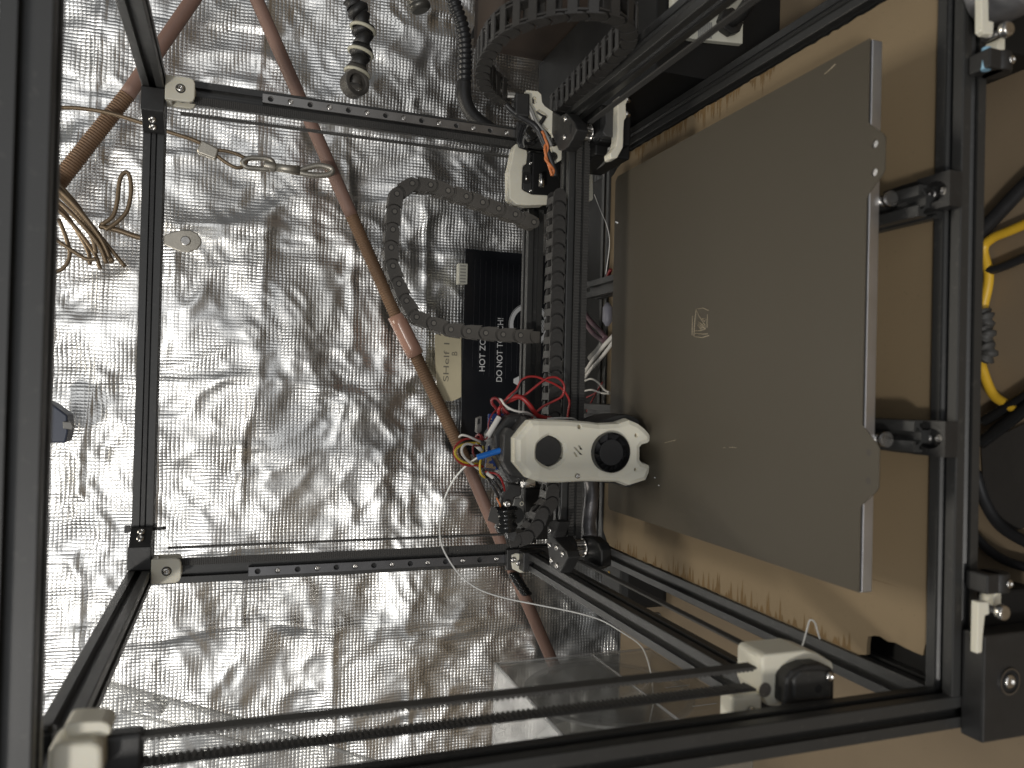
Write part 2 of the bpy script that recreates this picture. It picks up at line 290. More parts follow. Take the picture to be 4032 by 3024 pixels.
def bolt(parent, p, r, h, d='-y', name='bolt', m=STL, _c={}):
    k = (r, h, m.name)
    if k not in _c: _c[k] = screw_proto(name, r, h).mesh(name, m, (0, 0, 0))
    o = bpy.data.objects.new(name, _c[k]); COL.objects.link(o); o.parent = parent; pb = parent['base_mm']
    R = ROT[d] if isinstance(d, str) else d
    o.matrix_local = Matrix.Translation([(p[i]-pb[i])*S for i in range(3)]) @ (R.to_4x4() if R is not None else Matrix.Identity(4)); return o
# 20 x 20 slotted profile
def prof():
    side = [(-9.2, 10), (-3.1, 10), (-3.1, 8.3), (-5.4, 8.3), (-5.4, 6.6), (-2.6, 3.9), (2.6, 3.9), (5.4, 6.6), (5.4, 8.3), (3.1, 8.3), (3.1, 10), (9.2, 10), (9.77, 9.77)]
    out = []
    for k in range(4):
        c, s_ = [(1, 0), (0, 1), (-1, 0), (0, -1)][k]
        out += [(x*c+y*s_, -x*s_+y*c) for x, y in side]
    return out
PROF = prof()
def beam(parent, a, b, name='frame_beam', m=ANOD):
    a = np.array(a, float); b = np.array(b, float); ax = int(np.argmax(abs(b-a))); o = [(1, 2), (0, 2), (0, 1)][ax]; rings = []
    for p in (a, b):
        r = []
        for u, v in PROF:
            q = p.copy(); q[o[0]] += u; q[o[1]] += v; r.append(q)
        rings.append(r)
    return MB().loft(rings).build(name, m, parent)
def wire(parent, pts, r, m, name='wire', n=6, k=6): return MB().tube(cat(pts, k), r, n).build(name, m, parent)
def pxline(pts, ax, v): return [at(x, y, ax, q) for (x, y), q in zip(pts, v if hasattr(v, '__len__') else [v]*len(pts))]
# ================================================================== SETTING
b = MB(); b.bx(-1600, 1600, -1500, 130, ZF-30, ZF); struct(b.build('bench_top', BENCH)).location.z = -0.03
FB = -900.0
b = MB(); b.bx(-2500, 2500, -2500, 330, -1280, -1270); o = b.build('floor', mat('dark_concrete', (0.07, 0.066, 0.06), 0.8, 0, 0.3, 3, 0.3, 60)); struct(o); o.location = W((0, -1085, -1280))
def vnoise(X, Y, sc, seed):
    r = np.random.default_rng(seed); g = r.random((256, 256)); x = X/sc+500; y = Y/sc+500; i = np.floor(x).astype(int); j = np.floor(y).astype(int); fx = x-i; fy = y-j
    fx = fx*fx*fx*(fx*(fx*6-15)+10); fy = fy*fy*fy*(fy*(fy*6-15)+10); i %= 255; j %= 255
    return (g[i, j]*(1-fx)*(1-fy)+g[i+1, j]*fx*(1-fy)+g[i, j+1]*(1-fx)*fy+g[i+1, j+1]*fx*fy)*2-1
def foil_y(X, Z):
    wx = X+28*vnoise(X, Z, 130, 1); wz = Z+28*vnoise(X, Z, 130, 2); A = wx*0.68+wz*0.73; B = wx*0.73-wz*0.68
    h = 6*vnoise(wx, wz, 260, 3)+3.0*vnoise(A, B*0.42, 80, 4)+2.2*(1-2*abs(vnoise(A, B*0.5, 75, 5)))+3.0*vnoise(wx, wz, 44, 6)+2.1*(1-2*abs(vnoise(wx, wz*0.7, 36, 7)))+0.95*(1-2*abs(vnoise(A*0.8, B, 19, 27)))+0.3*vnoise(X, Z, 13, 8)
    for xc, amp, wd_ in ((163, 7, 9), (-52, 5, 5), (-290, 5, 8), (330, 5, 9), (-400, 6, 10), (262, 3, 4)):
        d = X-xc-10*vnoise(X*0.2, Z, 150, 9); h += amp*np.exp(-abs(d)/wd_)*(0.6+0.5*vnoise(Z, X, 120, 10))
    for zc, amp, wd_ in ((5, 4, 5), (-122, 4, 5), (-235, 4.5, 6), (120, 3, 4), (210, 4, 5)):
        d = Z-zc-12*vnoise(X, Z*0.2, 170, 12); h += amp*np.exp(-abs(d)/wd_)*(0.4+0.7*vnoise(X, Z, 90, 13))
    return h
nx, nz_ = 460, 400; gx = np.linspace(-1000, 1000, nx); gz = np.linspace(FB, 760, nz_); GX, GZ = np.meshgrid(gx, gz)
GY = 322-foil_y(GX, GZ); GY = np.minimum(GY, 329)
vs = np.stack([GX.ravel(), GY.ravel(), GZ.ravel()], 1); ii = np.arange(nx*nz_).reshape(nz_, nx)
fs = np.stack([ii[:-1, :-1].ravel(), ii[:-1, 1:].ravel(), ii[1:, 1:].ravel(), ii[1:, :-1].ravel()], 1)
me = bpy.data.meshes.new('foil_wall'); me.from_pydata((vs-np.array([0, 322, FB]))*S, [], fs.tolist()); me.polygons.foreach_set('use_smooth', [True]*len(fs)); me.materials.append(FOIL); me.update()
fo = bpy.data.objects.new('foil_wall', me); COL.objects.link(fo); fo.location = W((0, 322, FB)); struct(fo)
# ================================================================== PRINTER FRAME
fr = thing('printer_frame', 'black slotted aluminium cube frame of the 3D printer with white pulley brackets', 'printer frame', (0, -228, ZF))
XL, XR, YF, YB, ZT, ZB = -245, 245, -473.5, 16.5, 110, -405
for x in (XL, XR):
    for y in (YF, YB): beam(fr, (x, y, -415), (x, y, 120))
    for z in (ZT, ZB): beam(fr, (x, YF+10, z), (x, YB-10, z))
for y in (YF, YB):
    for z in (ZT, ZB): beam(fr, (XL+10, y, z), (XR-10, y, z))
for x in (73.5, -75): beam(fr, (x, -470, -385), (x, 24, -385), 'bed_beam')
# slot inserts on the rear top beam
b = MB(); b.bx(-235, 235, 6.2, 7.4, 108.2, 111.8); b.build('slot_cover', BLK, fr)
# rails on the rear uprights, counterbored every 20 mm
for x, zt in ((245, 8), (-245, 9)):
    b = MB(); b.bx(x-4.5, x+4.5, 0, 6.5, -292, zt); r = b.build('linear_rail', RAIL if x > 0 else mat('dark_rail_steel', (0.14, 0.14, 0.145), 0.42, 1, 0.15, 60, 0.03, 900), fr, 0.4)
    c = MB()
    for i in range(15): c.cyl((x, -1, -20*i), (x, 3.4, -20*i), 3.0, n=20)
    md = r.modifiers[0]; r.modifiers.remove(md); cut(r, c)
    for i in range(15):
        if (i % 2 == 1): bolt(r, (x, 2.2, -20*i), 2.85, 1.9, name='rail_screw')
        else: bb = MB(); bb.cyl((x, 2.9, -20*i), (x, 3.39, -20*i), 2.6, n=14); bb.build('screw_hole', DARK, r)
# Z belts
for sx in (1, -1):
    b = MB()
    p0 = at(690, 385, 'y', -3) if sx > 0 else at(660, 2207, 'y', -3); p1 = at(1990, 560, 'y', -3) if sx > 0 else at(1960, 2163, 'y', -3)
    xa = (p0[0]+p1[0])/2
    b.toothed((xa, -1.2, 88), (xa, -1.2, -285), (3.6, 0, 0), (0, -1, 0), 1.0, 2.0)
    q0 = at(700, 425, 'y', 4) if sx > 0 else at(660, 2165, 'y', 4); xb = sx*(abs(xa)-14)
    b.build('lift_belt', RUB, fr)
    b = MB(); b.toothed((xb-sx*0.6, 2, 86), (xb-sx*0.6, 2, -288), (0, 3.6, 0), (sx, 0, 0), 1.0, 2.0); b.build('lift_belt', RUB, fr)
for x, tv in ((-216, -1), (-230.5, 1)):
    b = MB(); b.toothed((x, -447, 96), (x, -447, -275), (0, 4.4, 0), (tv, 0, 0), 1.3, 3.0, 1.1); b.build('lift_belt', RUB, fr)
# white idler brackets at the top of the uprights
def idler(x, sx, y0, y1, bz=70, bh=27, yb=None):
    b = MB(); xa, xb = (x-12, x+12)
    def cheek(ya, yb_):
        P = []
        for t in np.linspace(0, math.pi/2, 6): P.append((x+sx*(12-6+6*math.cos(t)) if False else x+12-6+6*math.cos(t), bz+6-6*math.sin(t)))
        P = [(x-12, bz+bh), (x-12, bz+5), (x-10.5, bz+1.5), (x-7, bz), (x+7, bz), (x+10.5, bz+1.5), (x+12, bz+5), (x+12, bz+bh)]
        b.prism([(px, ya, pz) for px, pz in P], (0, yb_-ya, 0))
    cheek(y0, y0+5); cheek(y1-5, y1); b.bx(x-11.8, x+11.8, y0+4.6, y1-4.6, bz+bh-6, bz+bh-0.4)
    o = b.build('pulley_bracket', WHT, fr, 1.0)
    bb = MB(); bb.cyl((x, y0+5.2, bz+12), (x, y1-5.2, bz+12), 7.5, n=20); bb.build('idler_wheel', DARK, o)
    bb = MB(); bb.ring((x, y0-0.2, bz+13), (x, y0+0.9, bz+13), 4.6, 3.4); bb.build('washer', DARK, o)
    bolt(o, (x, y0, bz+13), 3.6, 2.2); return o
idler(236, 1, -19, 5.5, 72, 27); idler(-236, -1, -19, 5.5, 72, 27)
# rear corner blocks with two button screws each
for sx in (1, -1):
    b = MB(); b.bx(min(sx*212, sx*234.6), max(sx*212, sx*234.6), -16, 6.1, 99.6, 120.4)
    o = b.build('corner_block', BLK, fr, 0.6)
    b = MB(); P = [(sx*211.8, -16), (sx*211.8, 5.9), (sx*196, 5.9), (sx*196, 2)]
    b.prism([(x, y, 100.2) for x, y in P], (0, 0, 19.6)); w = b.build('gusset', BLK, o, 0.5)
    d = np.array([-sx*18, -15.8, 0.0]); d /= np.linalg.norm(d); nn = (Vector((-sx*18, -15.8, 0))).normalized()
    R = Vector((0, -1, 0)).rotation_difference(nn).to_matrix()
    for t in (0.40, 0.75): bolt(w, (sx*(211.8-15.8*t), -16+18*t, 110), 3.6, 2.2, R)
# cable tie round the rear top beam
b = MB(); xt = -198
for z0, z1, y0, y1 in ((120.2, 121.6, 5, 28), (98.2, 99.6, 5, 28)): b.bx(xt-2, xt+2, y0, y1, z0, z1)
b.bx(xt-2, xt+2, 4.4, 5.8, 98.4, 121.4); b.bx(xt-3.5, xt+3.5, 3.6, 8, 121.2, 126); b.tube([(xt, 5, 99), (xt, 2, 94), (xt+1, 1, 88)], 1.6, 6); b.build('cable_tie', BLK, fr)
# front idler: two white lobes and a black housing
b = MB(); b.bx(-243, -214, -452, -441, 62, 98); b.build('idler_housing', BLK, fr, 2.0)
for pp, y0, dd in (([(250, 2860), (268, 2846), (310, 2841), (400, 2839), (428, 2848), (440, 2868), (436, 2890), (415, 2903), (330, 2898), (285, 2915), (262, 2922)], -458, 16), ([(188, 2960), (200, 2938), (230, 2928), (360, 2920), (390, 2928), (404, 2950), (406, 3000), (404, 3060), (184, 3060)], -464, 20)):
    b = MB(); b.prism([at(*p, 'y', y0) for p in pp], (0, dd, 0)); b.build('pulley_bracket', WHT, fr, 2.4, 4)
for x0, z0 in ((-214, 118), (-219, 104)):
    b = MB(); b.bx(x0-4, x0+4, -440, -428, z0-3, z0+4); b.cyl((x0, -434, z0), (x0+7, -434, z0), 2.2, n=12); b.build('wire_clip', BLK, fr, 0.6)
# deck board with torn edges
P = [(-162, 20), (-208, 19), (-212, 12), (-233.5, -8), (-234, -20), *[tuple(at(*p, 'z', -398)[:2]) for p in ((3372, 2580), (3413, 2578), (3418, 2508), (3440, 2503), (3525, 2530), (3560, 2548), (3632, 2580))], (-205, -463), (228.5, -462), (228.5, -24), (224, -24), (205, 19), (162, 20)]
Q = []
for i, (a, c) in enumerate(zip(P, P[1:]+P[:1])):
    n = max(1, int(math.hypot(c[0]-a[0], c[1]-a[1])/5))
    for k in range(n):
        t = k/n; jt = 0.0 if k == 0 else rng.normal(0, 0.5); Q.append((a[0]+(c[0]-a[0])*t+jt*(1 if abs(a[0]) > 200 else 0.2), a[1]+(c[1]-a[1])*t+jt*0.5))
b = MB(); b.prism([(x, y, -401) for x, y in Q], (0, 0, 3.2)); dk = b.build('deck_panel', DECK, fr)
b = MB()
for side, (xe, y0, y1) in enumerate(((-234.2, -398, -22), (228.3, -300, -40))):
    for k in range(100):
        y = rng.uniform(y0, y1); ln = abs(rng.normal(0, 1))*8+3; w = rng.uniform(0.8, 2.6); s_ = 1 if xe < 0 else -1
        b.add([(xe, y-w, -397.62+0.002*k/7), (xe+s_*ln, y, -397.62+0.002*k/7), (xe, y+w, -397.62+0.002*k/7)], [(0, 1, 2)])
for k in range(24):
    x = rng.uniform(-232, -165); ln = abs(rng.normal(0, 1))*5+2; b.add([(x-1, 18, -397.5), (x, 18-ln, -397.5), (x+1, 18, -397.5)], [(0, 1, 2)])
o = b.build('torn_fibres', TORN, dk); o['kind'] = 'stuff'
# bed clamps on the front beam
for x in (79, -76):
    b = MB(); b.bx(x-11, x+11, -484.5, -460, -394.6, -384.5); c = b.build('bed_clamp', BLK, fr)
    q = MB(); q.prism([(x+6.6*math.cos(t), -472.5+9.6*math.sin(t), -383.0) for t in np.linspace(0, 2*math.pi, 24, endpoint=False)], (0, 0, -6)); cut(c, q)
    b = MB(); b.prism([(x-11, -460.2, -386), (x+11, -460.2, -386), (x+11, -447, -386), (x+10.5, -430, -386), (x-10.5, -430, -386), (x-11, -447, -386)], (0, 0, -8.6)); b.build('clamp_arm', BLK, c, 0.8)
    b = MB(); b.bx(x-5.5, x+5.5, -455, -444, -385.98, -385.6); b.build('arm_recess', DARK, c)
    for dy in (-4.6, 4.6): bolt(c, (x, -472.5+dy, -389), 3.3, 1.8, '+z', m=RAIL)
    b = MB(); b.cyl((x-2, -446, -386), (x-2, -446, -362.3), 3.0, n=14); b.cyl((x-2, -456, -368), (x-2, -452, -368), 5.0, 4.6, n=18); b.build('bed_screw', STL, c)
# lift drives below the front corners
for sx in (1, -1):
    dr = MB(); x = sx*215
    dr.bx(min(sx*172, sx*255), max(sx*172, sx*255), -483, -380, -470, -415.5); o = dr.build('lift_drive', BLB, fr, 2.0)
    if sx < 0:
        b = MB(); b.bx(-258, -193, -499, -483.4, -475, -402); b.build('drive_face', BLK, o, 1.5)
        b = MB(); c0 = at(3972, 2682, 'y', -499.2); b.ring((c0[0], -499, c0[2]), (c0[0], -500.4, c0[2]), 8.2, 7.2); b.build('bearing_ring', RAIL, o)
        b = MB(); b.cyl((c0[0], -499, c0[2]), (c0[0], -499.4, c0[2]), 7.2, n=24); b.build('bearing', DARK, o)
        bolt(o, (c0[0], -499.3, c0[2]), 4.4, 2.0)
    else:
        b = MB(); b.cyl((203, -515, -412), (203, -484, -412), 21, n=32); b.build('motor_end', mat('grey_motor', (0.20, 0.20, 0.21), 0.4, 0.6), o, 2)
    # white tensioner, its knob and the small black knuckle
    tp = ((3866, -30), (3893, -30), (3895, 80), (3915, 85), (3912, 137), (3880, 133), (3866, 120)) if sx > 0 else ((3852, 2370), (3895, 2370), (3898, 2418), (3880, 2425), (3872, 2500), (3868, 2570), (3848, 2575))
    b = MB(); b.prism([at(*p, 'y', -501) for p in tp], (0, 5, 0)); t = b.build('belt_tensioner', WHT, o, 0.8)
    kc = at(3966, 114, 'y', -506) if sx > 0 else at(3949, 2412, 'y', -506)
    b = MB(); b.cyl((kc[0], -503, kc[2]), (kc[0], -508, kc[2]), 5.0, 4.4, n=20); b.build('thumb_screw', STL, t, 1.2)
    b = MB(); b.cyl((kc[0], -502, kc[2]), (kc[0], -490, kc[2]), 2.2, n=12); b.build('screw_shank', RAIL, t)
    nc = at(3935, 250, 'y', -494) if sx > 0 else at(3925, 2290, 'y', -494)
    b = MB(); b.cyl((nc[0]-6, -492, nc[2]), (nc[0]+6, -492, nc[2]), 8.5, n=20); b.bx(nc[0]-6, nc[0]+6, -499, -484, nc[2], nc[2]+14); k_ = b.build('hinge_knuckle', BLK, o, 1.0)
    bolt(k_, (nc[0], -500.6, nc[2]-2), 2.6, 1.2)
    wc = at(3920, 192, 'y', -494) if sx > 0 else at(3905, 2350, 'y', -494)
    b = MB(); b.prism([(wc[0]-5, -498, wc[2]-3), (wc[0]+5, -498, wc[2]-3), (wc[0]+5, -498, wc[2]+1), (wc[0], -498, wc[2]+3.5), (wc[0]-5, -498, wc[2]+3.5)], (0, 10, 0)); b.build('white_stop', WHT, o, 0.5)
    if sx > 0:
        lc = at(3883, 232, 'y', -494); b = MB(); b.cyl((lc[0]-7, -494, lc[2]), (lc[0]+7, -494, lc[2]), 3.2, 2.6, n=16); b.build('connector_cap', LBC, o, 0.6)
    b = MB(); b.bx(min(sx*185, sx*250), max(sx*185, sx*250), -470, -395, ZF, -469); b.build('rubber_foot', RUB, o)
    b = MB(); b.bx(min(sx*172, sx*255), max(sx*172, sx*255), -60, 26, ZF, -415.5); b.build('rear_foot', BLB, fr)
# ------------------------------------------------------------------ heated bed and build plate
hb = thing('heated_bed', 'thick milled aluminium bed plate showing a silver front edge', 'heated bed', (1.7, -274.5, -375))
b = MB(); b.bx(-176, 179, -452, -99, -361.8, -353.4); b.build('aluminium_plate', ALU, hb, 0.5)
b = MB(); b.bx(-175.4, 178.6, -450.8, -99.4, -353.39, -351.9); b.build('magnet_sheet', DARK, hb)
for x in (73.5, -75):
    for y in (-420, -130):
        b = MB(); b.cyl((x, y, -375), (x, y, -361.7), 4.5, n=14); b.build('bed_spacer', STL, hb)
bp_ = thing('build_plate', 'dull brown textured spring steel sheet lying on the printer bed', 'build plate', (1.7, -274.5, -351.9))
def tabs(xa, xb):
    return [(xa-1.5, -452), (xa+0.5, -453.5), (xa+10, -464.5), (xa+13, -466.5), (xb-13, -466.5), (xb-10, -464.5), (xb-0.5, -453.5), (xb+1.5, -452)]
P = [(-171, -97), (-175.8, -102), (-175.8, -452)]+tabs(-120, -70)+tabs(78, 124)+[(179.2, -452), (179.2, -102), (174.4, -97)]
b = MB(); b.prism([(x, y, -351.85) for x, y in P], (0, 0, 0.6)); pl = b.build('spring_sheet', PLATE, bp_)
c = MB()
for x in (109.4, 91.3): c.cyl((x, -458, -353), (x, -458, -350), 2.5, n=16)
cut(pl, c)
for x in (-86, -104): b = MB(); b.cyl((x, -458, -351.24), (x, -458, -351.2), 2.2, n=16); b.build('blind_hole', mat('dark_dot_brown', (0.05, 0.04, 0.033), 0.6), bp_)  # blind holes drawn as thin darker brown discs
for x in (109.4, 91.3): b = MB(); b.cyl((x, -458, -352.6), (x, -458, -352.2), 3.2, n=16); b.build('magnet_peg', ALU, bp_)
marks = [[(1650, 1030), (1700, 1024), (1748, 1045)], [(1640, 1032), (1628, 1130), (1620, 1268)], [(1738, 1078), (1734, 1140), (1735, 1195)], [(1620, 1272), (1690, 1281), (1752, 1262)], [(1608, 1092), (1604, 1262)], [(1640, 1040), (1665, 1095), (1690, 1130), (1712, 1172)],
         [(1690, 1120), (1715, 1140), (1725, 1115), (1690, 1117)], [(1660, 1145), (1685, 1165), (1700, 1200)], [(1655, 1160), (1680, 1180), (1690, 1205)], [(1652, 1175), (1670, 1190), (1680, 1210)], [(1625, 1222), (1680, 1220), (1720, 1205), (1715, 1160)], [(1670, 1150), (1700, 1175), (1712, 1205)], [(1630, 1245), (1700, 1250), (1740, 1248)]]
b = MB()
for mk in marks: b.tube([at(*p, 'z', -351.2) for p in zm(mk, 2000, 750)], 0.28, 4)
for mk in ([(530, 625), (580, 580), (620, 540)],): b.tube([at(*p, 'z', -351.2) for p in zm(mk, 3000, 0, K2)], 0.35, 4)
for mk in ([(1362, 540), (1420, 525), (1465, 514)], [(1875, 582), (1895, 580)], [(1925, 578), (1990, 580)]): b.tube([at(*p, 'z', -351.25) for p in zm(mk, 2000, 1500)], 0.16, 4)
o = b.build('scratch_marks', SCR, bp_); o['kind'] = 'stuff'
for i, (px, py) in enumerate([(2433, 878), (2409, 613), (2580, 1882), (2596, 1913)]):
    p = at(px, py, 'z', -350.8); b = MB(); b.tube([p, p+np.array([0.8, 1.2, 0.8])*(2.0 if i == 0 else 0.7)], 0.9 if i == 0 else 0.5, 6)
    tag(b.build('plastic_crumb', FIL), ['pale plastic crumb standing by the far edge of the brown build plate', 'tiny white fleck lying near the back corner of the build plate', 'tiny white fleck on the plate beside the toolhead foot', 'second tiny white fleck on the plate, farther from the toolhead foot'][i], 'crumb', 'plastic crumbs on the build plate')
# ================================================================== GANTRY
ga = thing('print_gantry', 'black belt driven gantry carrying the white faced toolhead over the bed', 'gantry', (0, -228, -310))
for x in (-245, 245): beam(ga, (x, -440, -300), (x, -14, -300), 'gantry_beam')
beam(ga, (-230, 16.5, -301.5), (230, 16.5, -301.5), 'gantry_beam')
beam(ga, (-200, -101.5, -300.5), (200, -101.5, -300.5), 'cross_beam')
b = MB(); b.bx(-190, 190, -92, -80, -312, -300); b.build('cross_rail', RAIL, ga)
for zc in (-300.2, -308.9):
    b = MB(); b.toothed((-205, -114.4, zc), (208, -114.4, zc), (0, 0, 3.0), (0, -1, 0), 0.9, 3.0, 1.0); b.build('drive_belt', RUB, ga)
for sx in (-1, 1):
    b = MB(); b.toothed((sx*222, -430, -304), (sx*222, -130, -304), (0, 0, 3.0), (-sx, 0, 0), 0.9, 2.0); b.build('drive_belt', RUB, ga)
# corner joints: plate, boss, pulley
def joint(pix, X, Y, s, zt, pc, bolts, name='corner_joint'):
    P = [at(*p, 'z', zt) for p in zm(pix, X, Y, s)]
    b = MB(); b.prism(P, (0, 0, -13)); o = b.build(name, BLK, ga, 1.2)
    b = MB(); b.cyl((pc[0], pc[1], zt-8), (pc[0], pc[1], -297.5), 12, n=28); b.build('bearing_boss', BLK, o, 1)
    b = MB(); n = 20
    for z0, z1, r in ((-297.5, -298.6, 9.6), (-308.5, -309.6, 9.0)): b.cyl((pc[0], pc[1], z0), (pc[0], pc[1], z1), r, n=28)
    rings = []
    for z in (-298.6, -308.5): rings.append([(pc[0]+(8.2 if k % 2 else 7.3)*math.cos(k*math.pi/18), pc[1]+(8.2 if k % 2 else 7.3)*math.sin(k*math.pi/18), z) for k in range(36)])
    b.loft(rings); b.build('pulley', STL, o)
    for p in zm(bolts, X, Y, s): q = at(*p, 'z', zt); bolt(o, (q[0], q[1], zt-0.2), 3.0, 2.0, '+z', 'joint_bolt')
    return o
s2 = 600/2212
jl = joint([(1012, 720), (1050, 640), (1115, 610), (1185, 650), (1130, 790), (1110, 870), (1175, 950), (1290, 1070), (1315, 1170), (1200, 1390), (1045, 1300), (1028, 1100), (1012, 930)], 1880, 1880, s2, -276, (-209, -128), [(1055, 765), (1050, 985), (1155, 1020), (1240, 1110), (1078, 1205), (1158, 1280)])
b = MB(); P = [at(*p, 'z', -310) for p in zm([(1500, 850), (1640, 860), (1750, 950), (1790, 1050), (1790, 1290), (1700, 1340), (1560, 1260), (1500, 1150)], 1880, 1880, s2)]
b.prism(P, (0, 0, -12)); b.build('lower_joint_body', BLB, jl, 2)
jr = joint([(985, 420), (1130, 500), (1215, 460), (1330, 590), (1370, 700), (1300, 850), (1230, 960), (1160, 1010), (1100, 1000), (1000, 760)], 1900, 320, s2, -277, (214, -120), [(1208, 550), (1195, 815)])
b = MB(); p = at(*zm([(1275, 690)], 1900, 320, s2)[0], 'z', -276.8); b.bx(p[0]-4.5, p[0]+4.5, p[1]-1.8, p[1]+1.8, -277.2, -276.7); b.build('plate_slot', DARK, jr)
b = MB(); b.bx(200, 238, -140, -92, -346, -311); b.build('lower_joint_body', BLB, jr, 2)
# white cable bracket on the outer joint with dark motor face behind it
yb = -160
b = MB(); P = [at(*p, 'y', yb) for p in zm([(1975, 215), (2085, 222), (2105, 250), (2100, 300), (2085, 330), (2085, 420), (2098, 470), (2090, 520), (2060, 570), (2050, 700), (2045, 900), (2040, 960), (1985, 1060), (1960, 1110), (1890, 1128), (1858, 1110), (1850, 1040), (1880, 1010), (1935, 940), (1958, 830), (1962, 500), (1968, 300)], 1900, 320, s2)]
b.prism(P, (0, 14, 0)); wb = b.build('cable_bracket', WHT, ga, 1.2)
for p in ((2108, 270), (2105, 480)): q = at(*zm([p], 1900, 320, s2)[0], 'y', yb+6); b = MB(); b.cyl((q[0], q[1], q[2]+4), (q[0], q[1], q[2]-2.5), 3.4, 2.6, n=16); b.build('screw_head', STL, wb)
b = MB(); P = [at(*p, 'y', yb+10) for p in zm([(1790, 400), (1965, 240), (1960, 800), (1900, 810), (1790, 795), (1745, 740), (1790, 600)], 1900, 320, s2)]; b.prism(P, (0, 25, 0)); b.build('motor_side', mat('grey_casing', (0.045, 0.045, 0.045), 0.5), ga, 1)
b = MB(); b.bx(190, 240, -128, -60, -352, -312); b.build('motor_housing', BLB, ga, 2)
b = MB(); P = [at(*p, 'y', -60) for p in zm([(1540, 1225), (1600, 1222), (1606, 1700), (1590, 1730), (1545, 1730)], 1900, 320, s2)]; b.prism(P, (0, 8, 0)); rk = b.build('white_rack', WHT, ga, 0.6)
b = MB(); q0 = at(*zm([(1538, 1260)], 1900, 320, s2)[0], 'y', -60); q1 = at(*zm([(1538, 1720)], 1900, 320, s2)[0], 'y', -60); b.toothed(q0+np.array([0, 4, 0]), q1+np.array([0, 4, 0]), (0, 3.8, 0), (0, 0, 1), 0.4, 2.6, 0.9); b.build('rack_teeth', WHT, rk)
wire(ga, [at(*p, 'y', q) for p, q in zip(zm([(1545, 1280), (1640, 1260), (1740, 1200), (1800, 1110), (1830, 1030), (1840, 980)], 1900, 320, s2), (-66, -80, -100, -120, -135, -146))], 1.7, GWR, 'sensor_cable')
# drive motor frames at the back corners
b = MB(); ym = -18
P = [at(*p, 'y', ym) for p in zm([(480, 905), (520, 900), (530, 960), (650, 1000), (655, 1070), (640, 1200), (600, 1215), (585, 1260), (575, 1560), (610, 1590), (720, 1640), (950, 1650), (945, 1790), (660, 1800), (500, 1790), (390, 1700), (385, 1300), (410, 1200), (450, 1000)], 1900, 320, s2)]
b.prism(P, (0, 16, 0)); b.build('motor_bracket', WHT, ga, 1.5, 3)
b = MB(); P = [at(*p, 'y', ym+4) for p in zm([(640, 1060), (700, 1020), (700, 1240), (720, 1650), (600, 1600), (580, 1540), (590, 1270), (640, 1200)], 1900, 320, s2)]; b.prism(P, (0, 8, 0)); mp_ = b.build('motor_plate', ANOD, ga, 0.8)
for p in ((695, 1190), (692, 1590)): q = at(*zm([p], 1900, 320, s2)[0], 'y', ym+3.6); bolt(mp_, q, 2.2, 1.2)
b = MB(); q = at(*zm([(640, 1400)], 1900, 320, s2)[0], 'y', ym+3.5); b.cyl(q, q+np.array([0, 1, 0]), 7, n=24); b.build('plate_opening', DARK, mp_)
b = MB(); b.cyl(q+np.array([2, -1, 1]), q+np.array([-4, -1, 0.5]), 2.0, n=12); b.build('motor_shaft', STL, mp_)
b = MB(); b.bx(162, 222, -16, 26, -322, -286); b.build('drive_motor', BLB, ga, 2)
b = MB(); q = at(*zm([(855, 1440)], 1900, 320, s2)[0], 'y', -30); b.cyl(q-np.array([7, 0, 0]), q+np.array([7, 0, 0]), 3.2, n=16); b.build('belt_pin', STL, ga)
b = MB(); P = [at(*p, 'y', -22) for p in zm([(540, 310), (620, 305), (640, 230), (660, 310), (660, 830), (570, 840), (525, 760), (525, 420)], 1880, 1880, s2)]; b.prism(P, (0, 5, 0)); ml = b.build('motor_plate', mat('grey_plate', (0.12, 0.12, 0.115), 0.5), ga, 0.6)
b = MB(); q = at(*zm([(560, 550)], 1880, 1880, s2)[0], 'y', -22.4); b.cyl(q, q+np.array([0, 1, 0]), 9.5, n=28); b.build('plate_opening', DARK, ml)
for p in ((642, 380), (632, 775)): q = at(*zm([p], 1880, 1880, s2)[0], 'y', -22.2); b = MB(); b.ring(q-np.array([0, 0.4, 0]), q, 2.5, 1.5); b.build('bolt_ring', WHT, ml)
b = MB(); b.bx(-222, -162, -16, 26, -330, -286); b.build('drive_motor', BLB, ga, 2)
b = MB(); q = at(*zm([(755, 545)], 1880, 1880, s2)[0], 'y', -40); b.cyl(q-np.array([0, 0, 4]), q+np.array([0, 0, 4]), 3.3, n=16); b.build('motor_shaft', STL, ga)
# white belt clamp and dark rail carriages
b = MB(); P = [at(*p, 'y', -10) for p in zm([(500, 1125), (560, 1100), (690, 1110), (690, 1380), (620, 1385), (510, 1330), (495, 1230)], 1880, 1880, s2)]; b.prism(P, (0, 9, 0)); wc_ = b.build('belt_clamp', WHT, ga, 1.0)
for p in ((520, 1195), (592, 1240)): q = at(*zm([p], 1880, 1880, s2)[0], 'y', -10); bolt(wc_, q, 3.4, 2.4)
for sx in (-1, 1): b = MB(); b.bx(sx*245-12, sx*245+12, -8, -1, -292, -270); b.build('rail_carriage', BLK, ga, 0.8)
b = MB(); b.bx(-256, -234, -24, -9, -312, -284); b.build('joint_block', BLK, ga, 1)
